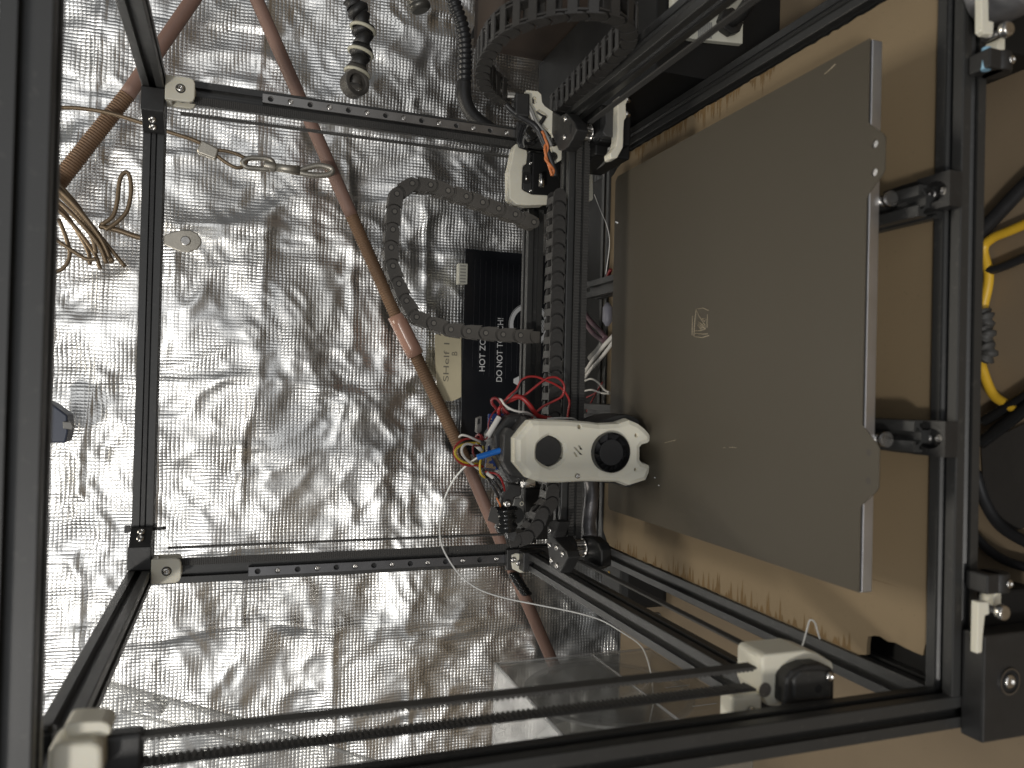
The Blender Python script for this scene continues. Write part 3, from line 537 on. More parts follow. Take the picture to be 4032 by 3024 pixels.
# front idler: white block with black cover
b = MB(); P = [at(*p, 'y', -448) for p in zm([(5, 735), (35, 700), (370, 665), (470, 690), (600, 770), (615, 830), (200, 1010), (170, 1140), (60, 1140), (0, 1000)], 3000, 2250, K2)]
b.prism(P, (0, 26, 0)); ib = b.build('idler_block', WHT, ga, 2.5, 3)
b = MB(); P = [at(*p, 'y', -458) for p in zm([(205, 905), (260, 840), (380, 790), (500, 780), (600, 815), (618, 860), (615, 1100), (560, 1145), (330, 1155), (195, 1130)], 3000, 2250, K2)]
b.prism(P, (0, 22, 0)); ic = b.build('idler_cover', BLK, ga, 2.0, 3)
b = MB(); P = [at(*p, 'y', -459.4) for p in zm([(265, 900), (330, 840), (500, 830), (590, 850), (595, 1075), (320, 1090), (265, 1075)], 3000, 2250, K2)]
b.prism(P, (0, 4, 0)); b.build('cover_face', ANOD, ic, 2.0, 3)
q = at(*zm([(565, 885)], 3000, 2250, K2)[0], 'y', -459.8); bolt(ic, q, 2.9, 2.0); q = at(*zm([(480, 990)], 3000, 2250, K2)[0], 'y', -459.6); b = MB(); b.cyl(q, q+np.array([0, 1, 0]), 2.6, n=16); b.build('cover_hole', DARK, ic)
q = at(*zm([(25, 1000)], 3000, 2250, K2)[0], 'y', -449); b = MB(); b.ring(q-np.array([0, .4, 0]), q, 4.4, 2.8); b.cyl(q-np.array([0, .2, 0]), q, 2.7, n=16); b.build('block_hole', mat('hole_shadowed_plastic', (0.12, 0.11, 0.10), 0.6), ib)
b = MB(); b.bx(-256, -224, -438, -424, -310, -284); b.build('front_carriage', BLB, ga, 1.5)
q = at(2920, 2780, 'y', -440); b = MB(); b.bx(q[0]-9, q[0]+9, -446, -432, q[2]-11, q[2]+11); cp = b.build('belt_clamp', WHT, ga, 2.5, 3); bolt(cp, (q[0]-2, -446, q[2]-2), 4.0, 2.4)
# white chain anchor
ya = -96
b = MB(); P = [at(*p, 'y', ya) for p in zm([(618, 170), (640, 130), (800, 145), (850, 190), (862, 300), (900, 360), (1120, 510), (1160, 570), (1145, 1140), (1060, 1190), (1030, 1170), (1010, 1080), (1005, 960), (1035, 830), (1025, 760), (960, 690), (860, 650), (740, 620), (560, 500), (545, 450), (640, 300), (618, 220)], 1900, 320, s2)]
b.prism(P, (0, 6, 0)); an = b.build('chain_anchor', WHT, ga, 1.0)
an.modifiers.clear(); c = MB()
for sl in ([(730, 220), (760, 205), (795, 225), (795, 300), (770, 325), (730, 310)], [(785, 430), (830, 395), (940, 460), (940, 500), (905, 525), (800, 460)]):
    c.prism([at(*p, 'y', ya-2) for p in zm(sl, 1900, 320, s2)], (0, 10, 0))
cut(an, c)
for p in ((1035, 880), (1030, 1090)): q = at(*zm([p], 1900, 320, s2)[0], 'y', ya-2); b = MB(); b.cyl(q, q+np.array([0, 4, 0]), 4.6, n=18); b.build('anchor_nut', STL, an)
wire(an, [at(*p, 'y', ya-5) for p in zm([(905, 510), (860, 580), (800, 660), (740, 720)], 1900, 320, s2)], 2.2, BLK, 'cable_tie')
# ================================================================== DRAG CHAINS
LINK_HEAD = {}
def link_meshes(p, h, w, tag_):
    """one chain link, pitch p along x, height h along z, width w along y: two rounded side plates, two cross bars; and a dark disc for the shaded groove round its pin"""
    b = MB()
    for s_ in (-1, 1):
        for off, x0, x1 in ((0, -0.5*h*0.92, p*0.62), (-3.2, p*0.3, p+0.30*h)):
            y = s_*(w/2+off); P = []
            if off == 0: P = [(0+0.48*h*math.cos(t), 0.48*h*math.sin(t)) for t in np.linspace(math.pi/2, 3*math.pi/2, 10)]+[(p+0.63*h*math.cos(t), 0.63*h*math.sin(t)) for t in np.linspace(3*math.pi/2-0.5, math.pi/2+0.5, 9)]
            else: P = [(x0, -h*0.45), (x1, -h*0.45), (x1, h*0.45), (x0, h*0.45)]
            b.prism([(x, y-0.8, z) for x, z in P], (0, 1.6 if off else 1.6, 0))
    for z in (-h*0.47, h*0.47): b.bx(p*0.12, p*0.62, -w/2-0.6, w/2+0.6, z-0.7, z+0.7)
    bm_ = MB()
    for s_ in (-1,): bm_.cyl((0, s_*(w/2+0.7), 0), (0, s_*(w/2+1.2), 0), h*0.23, n=14)  # dark disc paints the shade of the groove round the pin head
    hd = MB(); hd.cyl((0, -(w/2+0.9), 0), (0, -(w/2+1.5), 0), h*0.165, n=14); LINK_HEAD[tag_] = hd.mesh('pin_head_'+tag_, mat('pin_head_plastic', (0.15, 0.138, 0.12), 0.42), (0, 0, 0))
    return b.mesh('chain_link_'+tag_, CHN if tag_ == 'a' else CHN2, (0, 0, 0)), bm_.mesh('pin_groove_'+tag_, mat('pin_groove_shade', (0.020, 0.019, 0.018), 0.5), (0, 0, 0))
def chain(name, label, pts, wv, h, w, tag_, group=None, flip=1):
    pts = [np.array(p, float) for p in pts]; root = thing(name, label, 'cable chain', (np.mean([p[0] for p in pts]), np.mean([p[1] for p in pts]), min(p[2] for p in pts)), group)
    pitch = np.mean([np.linalg.norm(b_-a) for a, b_ in zip(pts, pts[1:])]); ml_, mp2 = link_meshes(pitch, h, w, tag_); wv = np.array(wv, float); wv /= np.linalg.norm(wv)
    for a, b_ in zip(pts, pts[1:]):
        x = b_-a; x /= np.linalg.norm(x); y = wv-x*np.dot(wv, x); y /= np.linalg.norm(y); z = np.cross(x, y)
        o = bpy.data.objects.new('chain_link', ml_); COL.objects.link(o); o.parent = root; pb = root['base_mm']
        o.matrix_local = Matrix.Translation([(a[i]-pb[i])*S for i in range(3)]) @ rotm(x, y, z).to_4x4()
        if tag_ == 'a':
            for nm_, me_ in (('pin_groove', mp2), ('pin_head', LINK_HEAD[tag_])): q = bpy.data.objects.new(nm_, me_); COL.objects.link(q); q.parent = o
    return root
def respace(pts, pitch):
    P = cat(pts, 20); out = [P[0]]; acc = 0
    for a, b_ in zip(P, P[1:]):
        d = np.linalg.norm(b_-a); 
        while acc+d >= pitch:
            t = (pitch-acc)/d; a = a+(b_-a)*t; out.append(a); d = np.linalg.norm(b_-a); acc = 0
        acc += d
    return out
zc_ = [(2092, 880), (2020, 850), (1955, 827), (1892, 780), (1824.5, 757.5)]+zm([(1523, 1625)], 1000, 0)+zm([(1365, 1613), (1232, 1702)], 1000, 0)+zm([(1212, 197), (1197, 352), (1183, 508), (1198, 667), (1250, 820), (1315, 967), (1402, 1107), (1550, 1160), (1698, 1215), (1852, 1230), (2000, 1245), (2150, 1258)], 1000, 750)+[(2040, 1322), (2105, 1328)]
zc_[3] = (1892, 803); zc_[4] = (1828, 780); zc_.insert(5, (1757, 757.5))
zc = [at(*p, 'y', -9) for p in zc_]
chain('lift_cable_chain', 'dark grey cable chain bent in a wide bow in front of the foil', zc, (0, 1, 0), 14.5, 15, 'a', 'cable chains of the printer')
xc = [(150-15*i, -103, -281) for i in range(22)]+[at(*p, 'y', -104) for p in zm([(920, 470), (870, 610), (790, 740), (650, 870), (500, 905), (440, 860)], 1880, 1880, s2)]
xc = respace(xc, 14.4)
chain('cross_cable_chain', 'cable chain lying along the cross beam behind the toolhead, curling up at one end', xc, (0, 1, 0), 13.5, 17, 'b', 'cable chains of the printer')
yc = [at(*p, 'x', 252) for p in ((2185, 425), (2250, 362), (2320, 290), (2390, 218), (2440, 165), (2478, 120), (2470, 55), (2400, 15), (2300, 8), (2200, 15), (2110, 38), (2030, 68), (1965, 115), (1915, 190), (1900, 260), (1925, 320), (1985, 370))]
yc = respace(yc, 15.5)
chain('side_cable_chain', 'loop of black cable chain with ladder rungs above the side gantry beam', yc, (1, 0, 0), 13, 22, 'c', 'cable chains of the printer')
cw = thing('chain_wires', 'orange and grey wires leaving the looped chain and tied to the white bracket', 'wires', (240, -100, -300))
wire(cw, pxline(zm([(330, 330), (430, 430), (560, 520), (700, 600), (790, 680), (850, 800), (930, 980), (990, 1150), (1040, 1290), (1050, 1380)], 1900, 320, s2), 'y', -104), 3.2, BWR, 'sleeved_cable', 10)
for k, off in enumerate((0, 14)):
    wire(cw, [at(x+off*math.sin(i*1.6), y, 'y', -106.5-1.2*math.cos(i*1.6)) for i, (x, y) in enumerate(zm([(860, 720), (900, 800), (915, 880), (905, 960), (915, 1050), (935, 1130), (960, 1210), (985, 1290), (1010, 1370)], 1900, 320, s2))] if k == 0 else [at(x-3*math.sin(i*1.6)*3, y, 'y', -106.5+1.2*math.cos(i*1.6)) for i, (x, y) in enumerate(zm([(870, 730), (925, 800), (930, 890), (915, 970), (930, 1055), (950, 1135), (975, 1215), (1000, 1295), (1020, 1370)], 1900, 320, s2))], 1.5, ORG, 'orange_wire')
wire(cw, pxline(zm([(365, 180), (470, 190), (560, 225), (650, 310), (720, 440), (770, 560), (830, 650), (890, 720), (950, 830), (1000, 940)], 1900, 320, s2), 'y', -105), 1.8, GWR, 'grey_wire'); wire(cw, pxline(zm([(365, 215), (480, 220), (600, 270), (660, 370), (700, 460), (760, 580), (810, 640)], 1900, 320, s2), 'y', -103), 1.8, WWR, 'pale_wire')
for dx in (-30, 0, 30, 55): wire(cw, pxline(zm([(600+dx, 640), (560+dx, 760), (540+dx*0.8, 880), (570+dx*0.6, 960)], 1900, 320, s2), 'y', -40), 1.7, BWR if dx < 40 else GWR, 'loom_wire')
b = MB(); q = at(*zm([(705, 760)], 1900, 320, s2)[0], 'y', -60); b.cyl(q-np.array([0, 6, 0]), q+np.array([0, 6, 0]), 8, n=20); b.build('shiny_tape_wrap', SHN, cw, 1.5)
q = at(*zm([(545, 370)], 1900, 320, s2)[0], 'y', -100); b = MB(); b.bx(q[0]-12, q[0]+12, -108, -94, q[2]-8, q[2]+8); b.build('tape_wrap', BLK, cw, 2)
# ================================================================== TOOLHEAD
t2 = 800/2212
def tz(pts): return zm(pts, 1750, 1480, t2)
th = thing('toolhead', 'white faced print head with two round black fans above the bed', 'toolhead', (-108, -150, -352))
OUT = [(765, 680), (835, 590), (930, 482), (1010, 472), (1300, 478), (1450, 490), (1570, 500), (1670, 515), (1860, 503), (1970, 462), (2070, 505), (2135, 560), (2180, 610), (2205, 660), (2195, 705), (2165, 735), (2105, 752), (2088, 775), (2088, 900), (2105, 925), (2170, 945), (2198, 965), (2203, 1000), (2178, 1060), (2145, 1132), (1970, 1195), (1860, 1152), (1650, 1148), (1500, 1145), (1250, 1160), (1100, 1160), (1000, 1145), (905, 1112), (835, 1030), (765, 945)]
F0 = [at(*p, 'y', -172) for p in tz(OUT)]
cxz = np.array([-108, 0, -290.0])
def inset(P, d, y):
    n = len(P); out = []
    for i in range(n):
        a, c, e = P[i-1], P[i], P[(i+1) % n]
        def nn(u, v):
            t = v-u; q = np.array([-t[2], 0, t[0]]); return q/(np.linalg.norm(q)+1e-9)
        m = nn(a, c)+nn(c, e); m /= np.linalg.norm(m); r = c+m*d; r = np.array([r[0], y(r) if callable(y) else y, r[2]]); out.append(r)
    return out
area2 = sum(F0[i-1][0]*F0[i][2]-F0[i][0]*F0[i-1][2] for i in range(len(F0))); sg = 1 if area2 > 0 else -1
def face_y(r):   # the face leans forward towards its feet
    return -176.5-7.0*min(1, max(0, (-300-r[2])/45))+2.5*min(1, max(0, (r[2]+240)/15))
b = MB(); b.loft([inset(F0, 0.5*sg, -149), F0, inset(F0, 1.6*sg, lambda r: face_y(r)+2.0), inset(F0, 5.5*sg, face_y)]); sh = b.build('shroud', WHT, th)
def tri(o):
    bm = bmesh.new(); bm.from_mesh(o.data); bmesh.ops.triangulate(bm, faces=[f for f in bm.faces if len(f.verts) > 4]); bm.to_mesh(o.data); bm.free()
tri(sh)
fc = at(*tz([(1822, 835)])[0], 'y', -182); hc = at(*tz([(1153, 820)])[0], 'y', -178)
c = MB(); c.cyl(fc+np.array([0, -8, 0]), fc+np.array([0, 11, 0]), 19.2, n=48); cut(sh, c)
hexp = [(1030, 742), (1155, 648), (1300, 745), (1305, 900), (1155, 996), (1012, 905)]
c = MB(); H6 = [at(*p, 'y', -178) for p in tz(hexp)]; hcm = sum(H6)/6; H = []
for i in range(6):
    for k in range(4):
        p = H6[i]+(H6[(i+1) % 6]-H6[i])*k/4-hcm; r_ = np.linalg.norm(p); H.append(hcm+p/r_*(0.45*r_+0.55*14.4))
c.loft([[hcm+(p-hcm)*1.5+np.array([0, -3, 0]) for p in H], [hcm+(p-hcm)*1.02+np.array([0, 4.2, 0]) for p in H], [p+np.array([0, 16, 0]) for p in H]]); cut(sh, c)
logo = [[(1518, 768), (1542, 768), (1570, 815), (1546, 817)], [(1466, 786), (1494, 790), (1570, 874), (1542, 871)], [(1466, 845), (1490, 845), (1518, 893), (1494, 893)]]
cuts = []
for pp, r in (((1480, 558), 2.6), ((2070, 645), 2.3), ((2064, 1016), 2.25), ((1452, 1090), 2.4)):
    q = at(*tz([pp])[0], 'y', -178); c = MB(); c.cyl(q-np.array([0, 14, 0]), q+np.array([0, 8.03, 0]), r, n=20); cuts.append(c)
for lg in logo: c = MB(); c.prism([at(*p, 'y', -190) for p in tz(lg)], (0, 17.1, 0)); cuts.append(c)
for c in cuts:
    keep = sh.data.copy(); tri(sh); cut(sh, c)
    if len(sh.data.polygons) < 20: sh.data = keep; cut(sh, c, 'MANIFOLD')
    if len(sh.data.polygons) < 20: print('CUTFAIL'); sh.data = keep
me = sh.data; bm = bmesh.new(); bm.from_mesh(me); bmesh.ops.triangulate(bm, faces=[f for f in bm.faces if len(f.verts) > 4]); bm.to_mesh(me); bm.free()
for lg in logo: b = MB(); b.prism([at(*p, 'y', -175.9) for p in tz(lg)], (0, 2.6, 0)); b.build('logo_slot', DARK, sh)
q = at(*tz([(1452, 1090)])[0], 'y', -176); bolt(sh, q, 2.3, 1.6)
for pp in ((1480, 558), (2070, 645), (2064, 1016)):
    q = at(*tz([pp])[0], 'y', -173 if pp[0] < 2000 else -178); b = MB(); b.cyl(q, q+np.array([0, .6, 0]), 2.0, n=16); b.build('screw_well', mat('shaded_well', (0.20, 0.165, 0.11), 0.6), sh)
# fans
fan = MB(); fan.ring(fc+np.array([0, -1, 0]), fc+np.array([0, 9, 0]), 19.15, 18.6, 48); fn = fan.build('part_fan', BLK, th)
b = MB(); b.cyl(fc+np.array([0, 0.4, 0]), fc+np.array([0, 8, 0]), 12.4, n=40); b.build('fan_hub', mat('matte_hub', (0.016, 0.016, 0.017), 0.6), fn, 0.3)
for k in range(9):
    a = k*2*math.pi/9; b = MB(); vs = []
    for r, tw in ((12.2, 0.75), (18.2, 0.55)):
        for s_, y in ((-1, 0.9), (1, 6.5)):
            an_ = a+s_*tw*0.42-(0.25 if r > 13 else 0); vs.append(fc+np.array([r*math.cos(an_), y, r*math.sin(an_)]))
    vs += [v+np.array([0, 0.9, 0]) for v in vs]
    b.add(vs, [(0, 1, 3, 2), (4, 6, 7, 5), (0, 2, 6, 4), (1, 5, 7, 3), (2, 3, 7, 6), (0, 4, 5, 1)]); b.build('fan_blade', mat('glossy_black_plastic', (0.02, 0.02, 0.021), 0.25), fn)
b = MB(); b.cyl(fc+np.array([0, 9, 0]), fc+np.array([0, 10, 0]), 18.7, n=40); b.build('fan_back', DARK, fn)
bl = MB(); bl.cyl(hc+np.array([0, 4.2, 1.0]), hc+np.array([0, 13, 1.0]), 14.0, n=40); bw = bl.build('blower_fan', BLK, th, 1.0)
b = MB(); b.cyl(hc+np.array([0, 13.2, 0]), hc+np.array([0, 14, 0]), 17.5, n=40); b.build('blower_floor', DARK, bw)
for k in range(40):
    a = k*2*math.pi/40; p = hc+np.array([15.6*math.cos(a), 8.2, 15.6*math.sin(a)-0.8]); b = MB(); R = np.array([[math.cos(a+0.6), 0, -math.sin(a+0.6)], [0, 1, 0], [math.sin(a+0.6), 0, math.cos(a+0.6)]]); b.box(p, (2.6, 7, 0.5), R); b.build('blower_vane', BLK, bw)
# dark carriage body behind the face: lower flanks, extruder housing
b = MB(); P = [at(*p, 'y', -150) for p in tz([(1100, 500), (1500, 500), (1640, 500), (1760, 455), (1880, 425), (2000, 420), (2090, 455), (2135, 500), (2120, 700), (2110, 980), (2130, 1140), (2000, 1215), (1850, 1170), (1640, 1155), (1100, 1140)])]
b.prism(P, (0, 40, 0)); b.v = [(x, y, max(z, -346)) for x, y, z in b.v]; b.build('printhead_body', BLK, th, 0.8)
P2 = [(x, y, z) for x, y, z in [at(*p, 'y', -166) for p in tz([(1640, 512), (1760, 470), (1880, 430), (2000, 422), (2090, 460), (2135, 505), (2060, 560), (1900, 560)])]]
b = MB(); b.prism(P2, (0, 16, 0)); b.build('duct_flank', BLK, th, 0.6)
P2 = [at(*p, 'y', -166) for p in tz([(1640, 1140), (1860, 1165), (1960, 1205), (2010, 1215), (2145, 1145), (2060, 1090), (1900, 1090)])]
b = MB(); b.prism(P2, (0, 16, 0)); b.build('duct_flank', BLK, th, 0.6)
b = MB(); b.cyl((-108, -148, -351), (-108, -148, -348), 0.5, 3.2, 16); b.cyl((-108, -148, -348), (-108, -148, -342), 4, n=6); b.build('nozzle', mat('brass', (0.6, 0.42, 0.18), 0.35, 1), th)
b = MB(); P = [at(*p, 'y', -160) for p in tz([(650, 640), (700, 560), (760, 590), (880, 440), (950, 490), (800, 640), (775, 690), (775, 940), (830, 1030), (920, 1110), (900, 1140), (850, 1120), (740, 1090), (680, 1000), (640, 930)])]
b.prism(P, (0, 14, 0)); b.build('shroud_back', BLK, th, 1.0)
b = MB(); P = [at(*p, 'y', -146) for p in tz([(540, 640), (700, 430), (850, 415), (1000, 480), (1000, 1140), (860, 1140), (730, 1180), (690, 1120), (560, 870)])]
b.prism(P, (0, 34, 0)); ex = b.build('extruder_body', BLK, th, 2.0)
for pp in ([(660, 650), (700, 645), (705, 770), (668, 770)], [(770, 470), (880, 440), (860, 520), (790, 600)]):
    b = MB(); b.prism([at(*p, 'y', -147.5) for p in tz(pp)], (0, 2, 0)); b.build('housing_rib', ANOD, ex, 0.5)
b = MB(); P = [at(*p, 'y', -120) for p in tz([(525, 880), (580, 870), (760, 1080), (720, 1150), (690, 1130)])]; b.prism(P, (0, 10, 0)); b.build('rough_cover', mat('rough_black', (0.02, 0.02, 0.02), 0.35, 0, 0.3, 80, 0.9, 260), ex, 1)
# circuit boards with pads and connectors
for pp, nm in (([(480, 415), (640, 410), (700, 470), (690, 560), (560, 690), (470, 640)], 0), ([(475, 760), (580, 750), (590, 1025), (445, 1012), (445, 960)], 1)):
    b = MB(); b.prism([at(*p, 'y', -128) for p in tz(pp)], (0, 1.6, 0)); pc = b.build('circuit_board', PCB, th)
    if nm:
        for gx_, gy_ in [(462, 962), (490, 966), (518, 970), (460, 990), (490, 993), (516, 995), (470, 880), (472, 905), (474, 932), (498, 880), (500, 912), (545, 1000)]:
            q = at(*tz([(gx_, gy_)])[0], 'y', -128.5); bb = MB(); bb.ring(q, q+np.array([0, 0.5, 0]), 1.25, 0.6, 12); bb.build('gold_pad', GOLD, pc)
    else:
        for gx_, gy_ in [(510, 440), (510, 470), (508, 500), (505, 530), (660, 440), (680, 460), (540, 590)]:
            q = at(*tz([(gx_, gy_)])[0], 'y', -128.6); bb = MB(); bb.box(q, (1.2, 0.8, 1.2)); bb.build('solder_pad', STL, pc)
b = MB(); b.prism([at(*p, 'y', -122) for p in tz([(360, 460), (408, 440), (405, 600), (375, 630), (352, 610)])], (0, 7, 0)); cn = b.build('wire_connector', mat('grey_connector', (0.13, 0.125, 0.12), 0.5), th, 0.4)
b = MB(); b.prism([at(*p, 'y', -122.4) for p in tz([(362, 470), (390, 462), (388, 520), (358, 530)])], (0, 1, 0)); b.build('connector_window', DARK, cn)
for pp in ([(400, 700), (460, 720), (445, 770), (405, 750)], [(405, 1015), (450, 1030), (470, 1080), (420, 1060)]):
    b = MB(); b.prism([at(*p, 'y', -132) for p in tz(pp)], (0, 7, 0)); b.build('wire_connector', BLK, th, 0.5)
b = MB(); q = at(*tz([(910, 1165)])[0], 'y', -150); b.cyl(q-np.array([0, 0, 6]), q+np.array([0, 0, 6]), 4.6, n=24); b.build('knurled_knob', STL, th, 0.4)
# umbilical arm with screw and tape
b = MB(); P = [at(*p, 'y', -124) for p in zm([(340, 290), (470, 80), (640, 110), (640, 260), (540, 300), (520, 400), (340, 420), (325, 380)], 1880, 1880, s2)]; b.prism(P, (0, 14, 0)); ar = b.build('cable_arm', BLK, th, 1.5)
q = at(*zm([(432, 385)], 1880, 1880, s2)[0], 'y', -125); bolt(ar, q, 4.0, 2.2)
a0 = at(*zm([(400, 440)], 1880, 1880, s2)[0], 'y', -118); a1 = at(*zm([(420, 780)], 1880, 1880, s2)[0], 'y', -118)
b = MB(); n_ = 14; ring_pts = [a0+(a1-a0)*i/n_ for i in range(n_+1)]; b.tube(ring_pts, [10.5+1.2*math.sin(i*1.3)+rng.normal(0, 0.35)+(2.0 if i < 3 else 0) for i in range(n_+1)], 22); b.build('tape_wrap', SHN, ar)
b = MB(); P = [at(*p, 'y', -126) for p in zm([(200, 420), (280, 450), (320, 700), (150, 625)], 1880, 1880, s2)]; b.prism(P, (0, 0.6, 0)); b.build('tape_flap', mat('tape_inner', (0.06, 0.058, 0.055), 0.45), ar)
b = MB(); b.prism([at(*p, 'y', -122) for p in zm([(415, 800), (560, 755), (580, 830), (540, 930), (430, 900)], 1880, 1880, s2)], (0, 8, 0)); b.build('foil_scrap', mat('crinkled_tape', (0.05, 0.05, 0.05), 0.25, 0, 0.4, 90, 1.0, 150), ar, 1)
# wires around the toolhead: (pixels, depths, radius, material, name)
Y1 = -128
WL = [([(640, 300), (700, 220), (780, 150), (830, 60), (900, 12), (1000, 10), (1100, 48), (1200, 90), (1290, 150), (1340, 220), (1362, 290), (1350, 380), (1335, 480)], 1.1, RED, 'red_wire'),
 ([(690, 290), (780, 250), (880, 205), (950, 150), (1050, 70), (1130, 22), (1210, 15), (1280, 60), (1305, 130), (1280, 220), (1190, 275), (1080, 330), (1000, 400), (930, 490)], 1.1, RED, 'red_wire'),
 ([(660, 285), (720, 240), (800, 225), (860, 250), (920, 310), (970, 380), (1010, 430), (1080, 455), (1160, 470)], 2.4, RED, 'heater_cable'),
 ([(600, 420), (560, 350), (520, 300), (520, 255), (560, 245), (610, 290), (640, 350), (700, 420), (730, 470), (710, 495), (670, 470), (645, 410), (630, 340)], 1.5, RED2, 'dark_red_wire'),
 ([(605, 440), (590, 400), (600, 350), (630, 320), (650, 300)], 1.5, RED, 'red_wire'),
 ([(590, 250), (620, 262), (660, 320), (740, 370), (820, 390), (900, 400), (960, 430), (1000, 440)], 1.1, WWR, 'white_wire'),
 ([(640, 350), (720, 365), (800, 385), (880, 410), (950, 432)], 1.0, WWR, 'white_wire'),
 ([(960, 460), (1100, 465), (1240, 460), (1330, 462), (1400, 465), (1440, 488)], 1.0, WWR, 'white_wire'),
 ([(650, 310), (740, 215), (800, 155), (838, 70), (905, 20)], 0.8, BWR, 'black_wire'), ([(810, 260), (890, 190), (980, 140), (1060, 76), (1135, 30)], 0.8, BWR, 'black_wire'),
 ([(405, 735), (330, 730), (230, 740), (150, 775), (115, 830), (140, 890), (200, 935), (280, 955), (370, 955)], 1.1, YEL, 'yellow_wire'),
 ([(425, 765), (415, 830), (395, 900), (385, 980), (395, 1060), (430, 1100), (470, 1108)], 1.1, YEL, 'yellow_wire'),
 ([(400, 690), (320, 680), (220, 690), (140, 740), (105, 810), (120, 890), (180, 950), (260, 975), (380, 975), (420, 990)], 1.1, RED, 'red_wire'),
 ([(405, 725), (330, 690), (250, 655), (190, 645), (160, 665)], 1.1, WWR, 'white_wire'),
 ([(400, 800), (330, 760), (250, 740), (200, 770), (190, 830), (230, 900), (300, 960), (380, 1020)], 1.2, WWR, 'white_wire'),
 ([(410, 800), (300, 730), (220, 720), (165, 770), (160, 850), (220, 920)], 0.9, BWR, 'black_wire'), ([(400, 770), (320, 760), (310, 830), (330, 880)], 0.9, RED2, 'dark_red_wire'),
 ([(345, 660), (370, 640), (390, 650), (410, 690), (430, 690)], 1.2, RED2, 'dark_red_wire'), ([(400, 640), (440, 690), (480, 640), (480, 520), (520, 420), (580, 350)], 0.7, RED2, 'dark_red_wire'),
 ([(560, 660), (610, 600), (630, 520), (600, 470)], 0.7, RED2, 'dark_red_wire'),
 ([(430, 1040), (480, 1050), (560, 1065), (610, 1110), (640, 1180), (655, 1250)], 1.1, RED, 'red_wire'), ([(445, 1060), (500, 1060), (570, 1120), (630, 1190), (640, 1240)], 1.3, BWR, 'black_wire'), ([(440, 1060), (520, 1130), (580, 1200), (620, 1260)], 1.3, BWR, 'black_wire'),
 ([(420, 1050), (500, 1170), (560, 1260), (590, 1330)], 1.4, BWR, 'black_wire'), ([(570, 1330), (600, 1390), (610, 1420)], 0.9, ORG, 'orange_wire')]
tw = thing('toolhead_wires', 'tangle of red, white and yellow wires looping beside the toolhead', 'wires', (-100, -120, -215))
for i, (pp, r, m_, nm) in enumerate(WL):
    n_ = len(pp); ys = [Y1-(6+4*(i % 3))*math.sin(math.pi*k/(n_-1))+(i % 4)*1.2 for k in range(n_)]; wire(tw, pxline(tz(pp), 'y', ys), r, m_, nm, 8)
for a_, c_2 in (((598, 445), (470, 660)), ((460, 1055), (530, 1110))):
    p0, p1 = [at(*p, 'y', -137) for p in tz([a_, c_2])]; b = MB(); b.cyl(p0, p1, 2.6 if a_[1] < 500 else 1.8, n=14); b.build('white_sleeve', WWR, tw, 0.4)
p0, p1 = [at(*p, 'y', -130) for p in tz([(330, 740), (410, 820)])]; b = MB(); b.cyl(p0, p1, 1.9, n=12); b.build('white_sleeve', WWR, tw)
# guide tube and filament
pt = [at(*p, 'y', q) for p, q in zip(tz([(362, 887), (440, 862), (560, 826), (650, 806), (730, 800)]), (-136, -140, -146, -150, -152))]
b = MB(); b.tube(cat(pt, 8), 2.9, 16); tag(b.build('guide_tube', BLU), 'bright blue plastic guide tube entering the top of the toolhead', 'tube')
fpx = [(1884, 1800), (1840, 1830), (1790, 1885), (1752, 1960), (1733, 2050), (1735, 2130), (1762, 2195), (1815, 2268), (1890, 2322), (1990, 2355), (2120, 2382), (2250, 2408), (2362, 2440), (2450, 2490), (2520, 2540), (2550, 2600), (2567, 2680), (2572, 2760), (2564, 2810), (2552, 2862)]
fyy = [-136, -120, -95, -70, -45, -25, -8, 10, 25, 35, 35, 30, 20, 5, -10, -25, -40, -55, -60, -70]
b = MB(); b.tube(cat(pxline(fpx, 'y', fyy), 8), 0.95, 8); tag(b.build('filament', FIL), 'thin white filament arcing in front of the foil down to the spool box', 'filament')
b = MB(); b.tube(cat(pxline(zm([(325, 675), (350, 600), (375, 510), (400, 420), (425, 412), (450, 440), (470, 510), (490, 570)], 3000, 2250, K2), 'y', [-420]*8), 8), 0.55, 6); tag(b.build('filament_scrap', FIL), 'short bent piece of white filament sticking up from the white idler block', 'filament')
# ================================================================== IN FRONT OF THE FOIL
yf = 268
def spring(name, label, segs, y=yf):
    r0 = thing(name, label, 'garage spring', at(*segs[0][0], 'y', y))
    for i, (pa, pb, r1, r2, kind) in enumerate(segs):
        a, c = at(*pa, 'y', y), at(*pb, 'y', y); n = int(np.linalg.norm(c-a)/(0.9 if kind == 'coil' else 12)); pts = [a+(c-a)*k/n for k in range(n+1)]
        rr = [r1+(r2-r1)*k/n+(0.75*math.sin(k*math.pi/2) if kind == 'coil' else 0) for k in range(n+1)]; b = MB(); b.tube(pts, rr, 18)
        b.build({'coil': 'coiled_length', 'tube': 'smooth_length', 'sleeve': 'clear_sleeve'}[kind], {'coil': RUST, 'tube': PINK, 'sleeve': SLV}[kind], r0)
spring('door_spring', 'long rusty spring rod slanting across the foil behind the cable chain', [((985, -60), (1385, 850), 9.2, 9.2, 'tube'), ((1385, 850), (1560, 1245), 9.0, 9.0, 'coil'), ((1558, 1240), (1636, 1400), 12.5, 12.5, 'sleeve'), ((1634, 1395), (1840, 1825), 9.2, 9.2, 'coil'), ((1838, 1822), (2190, 2640), 9.2, 9.2, 'tube')])
spring('door_spring', 'shorter rusty spring rod crossing behind the upper corner of the frame', [((800, -60), (500, 375), 9.5, 9.5, 'tube'), ((500, 375), (180, 780), 9.5, 11, 'coil')])
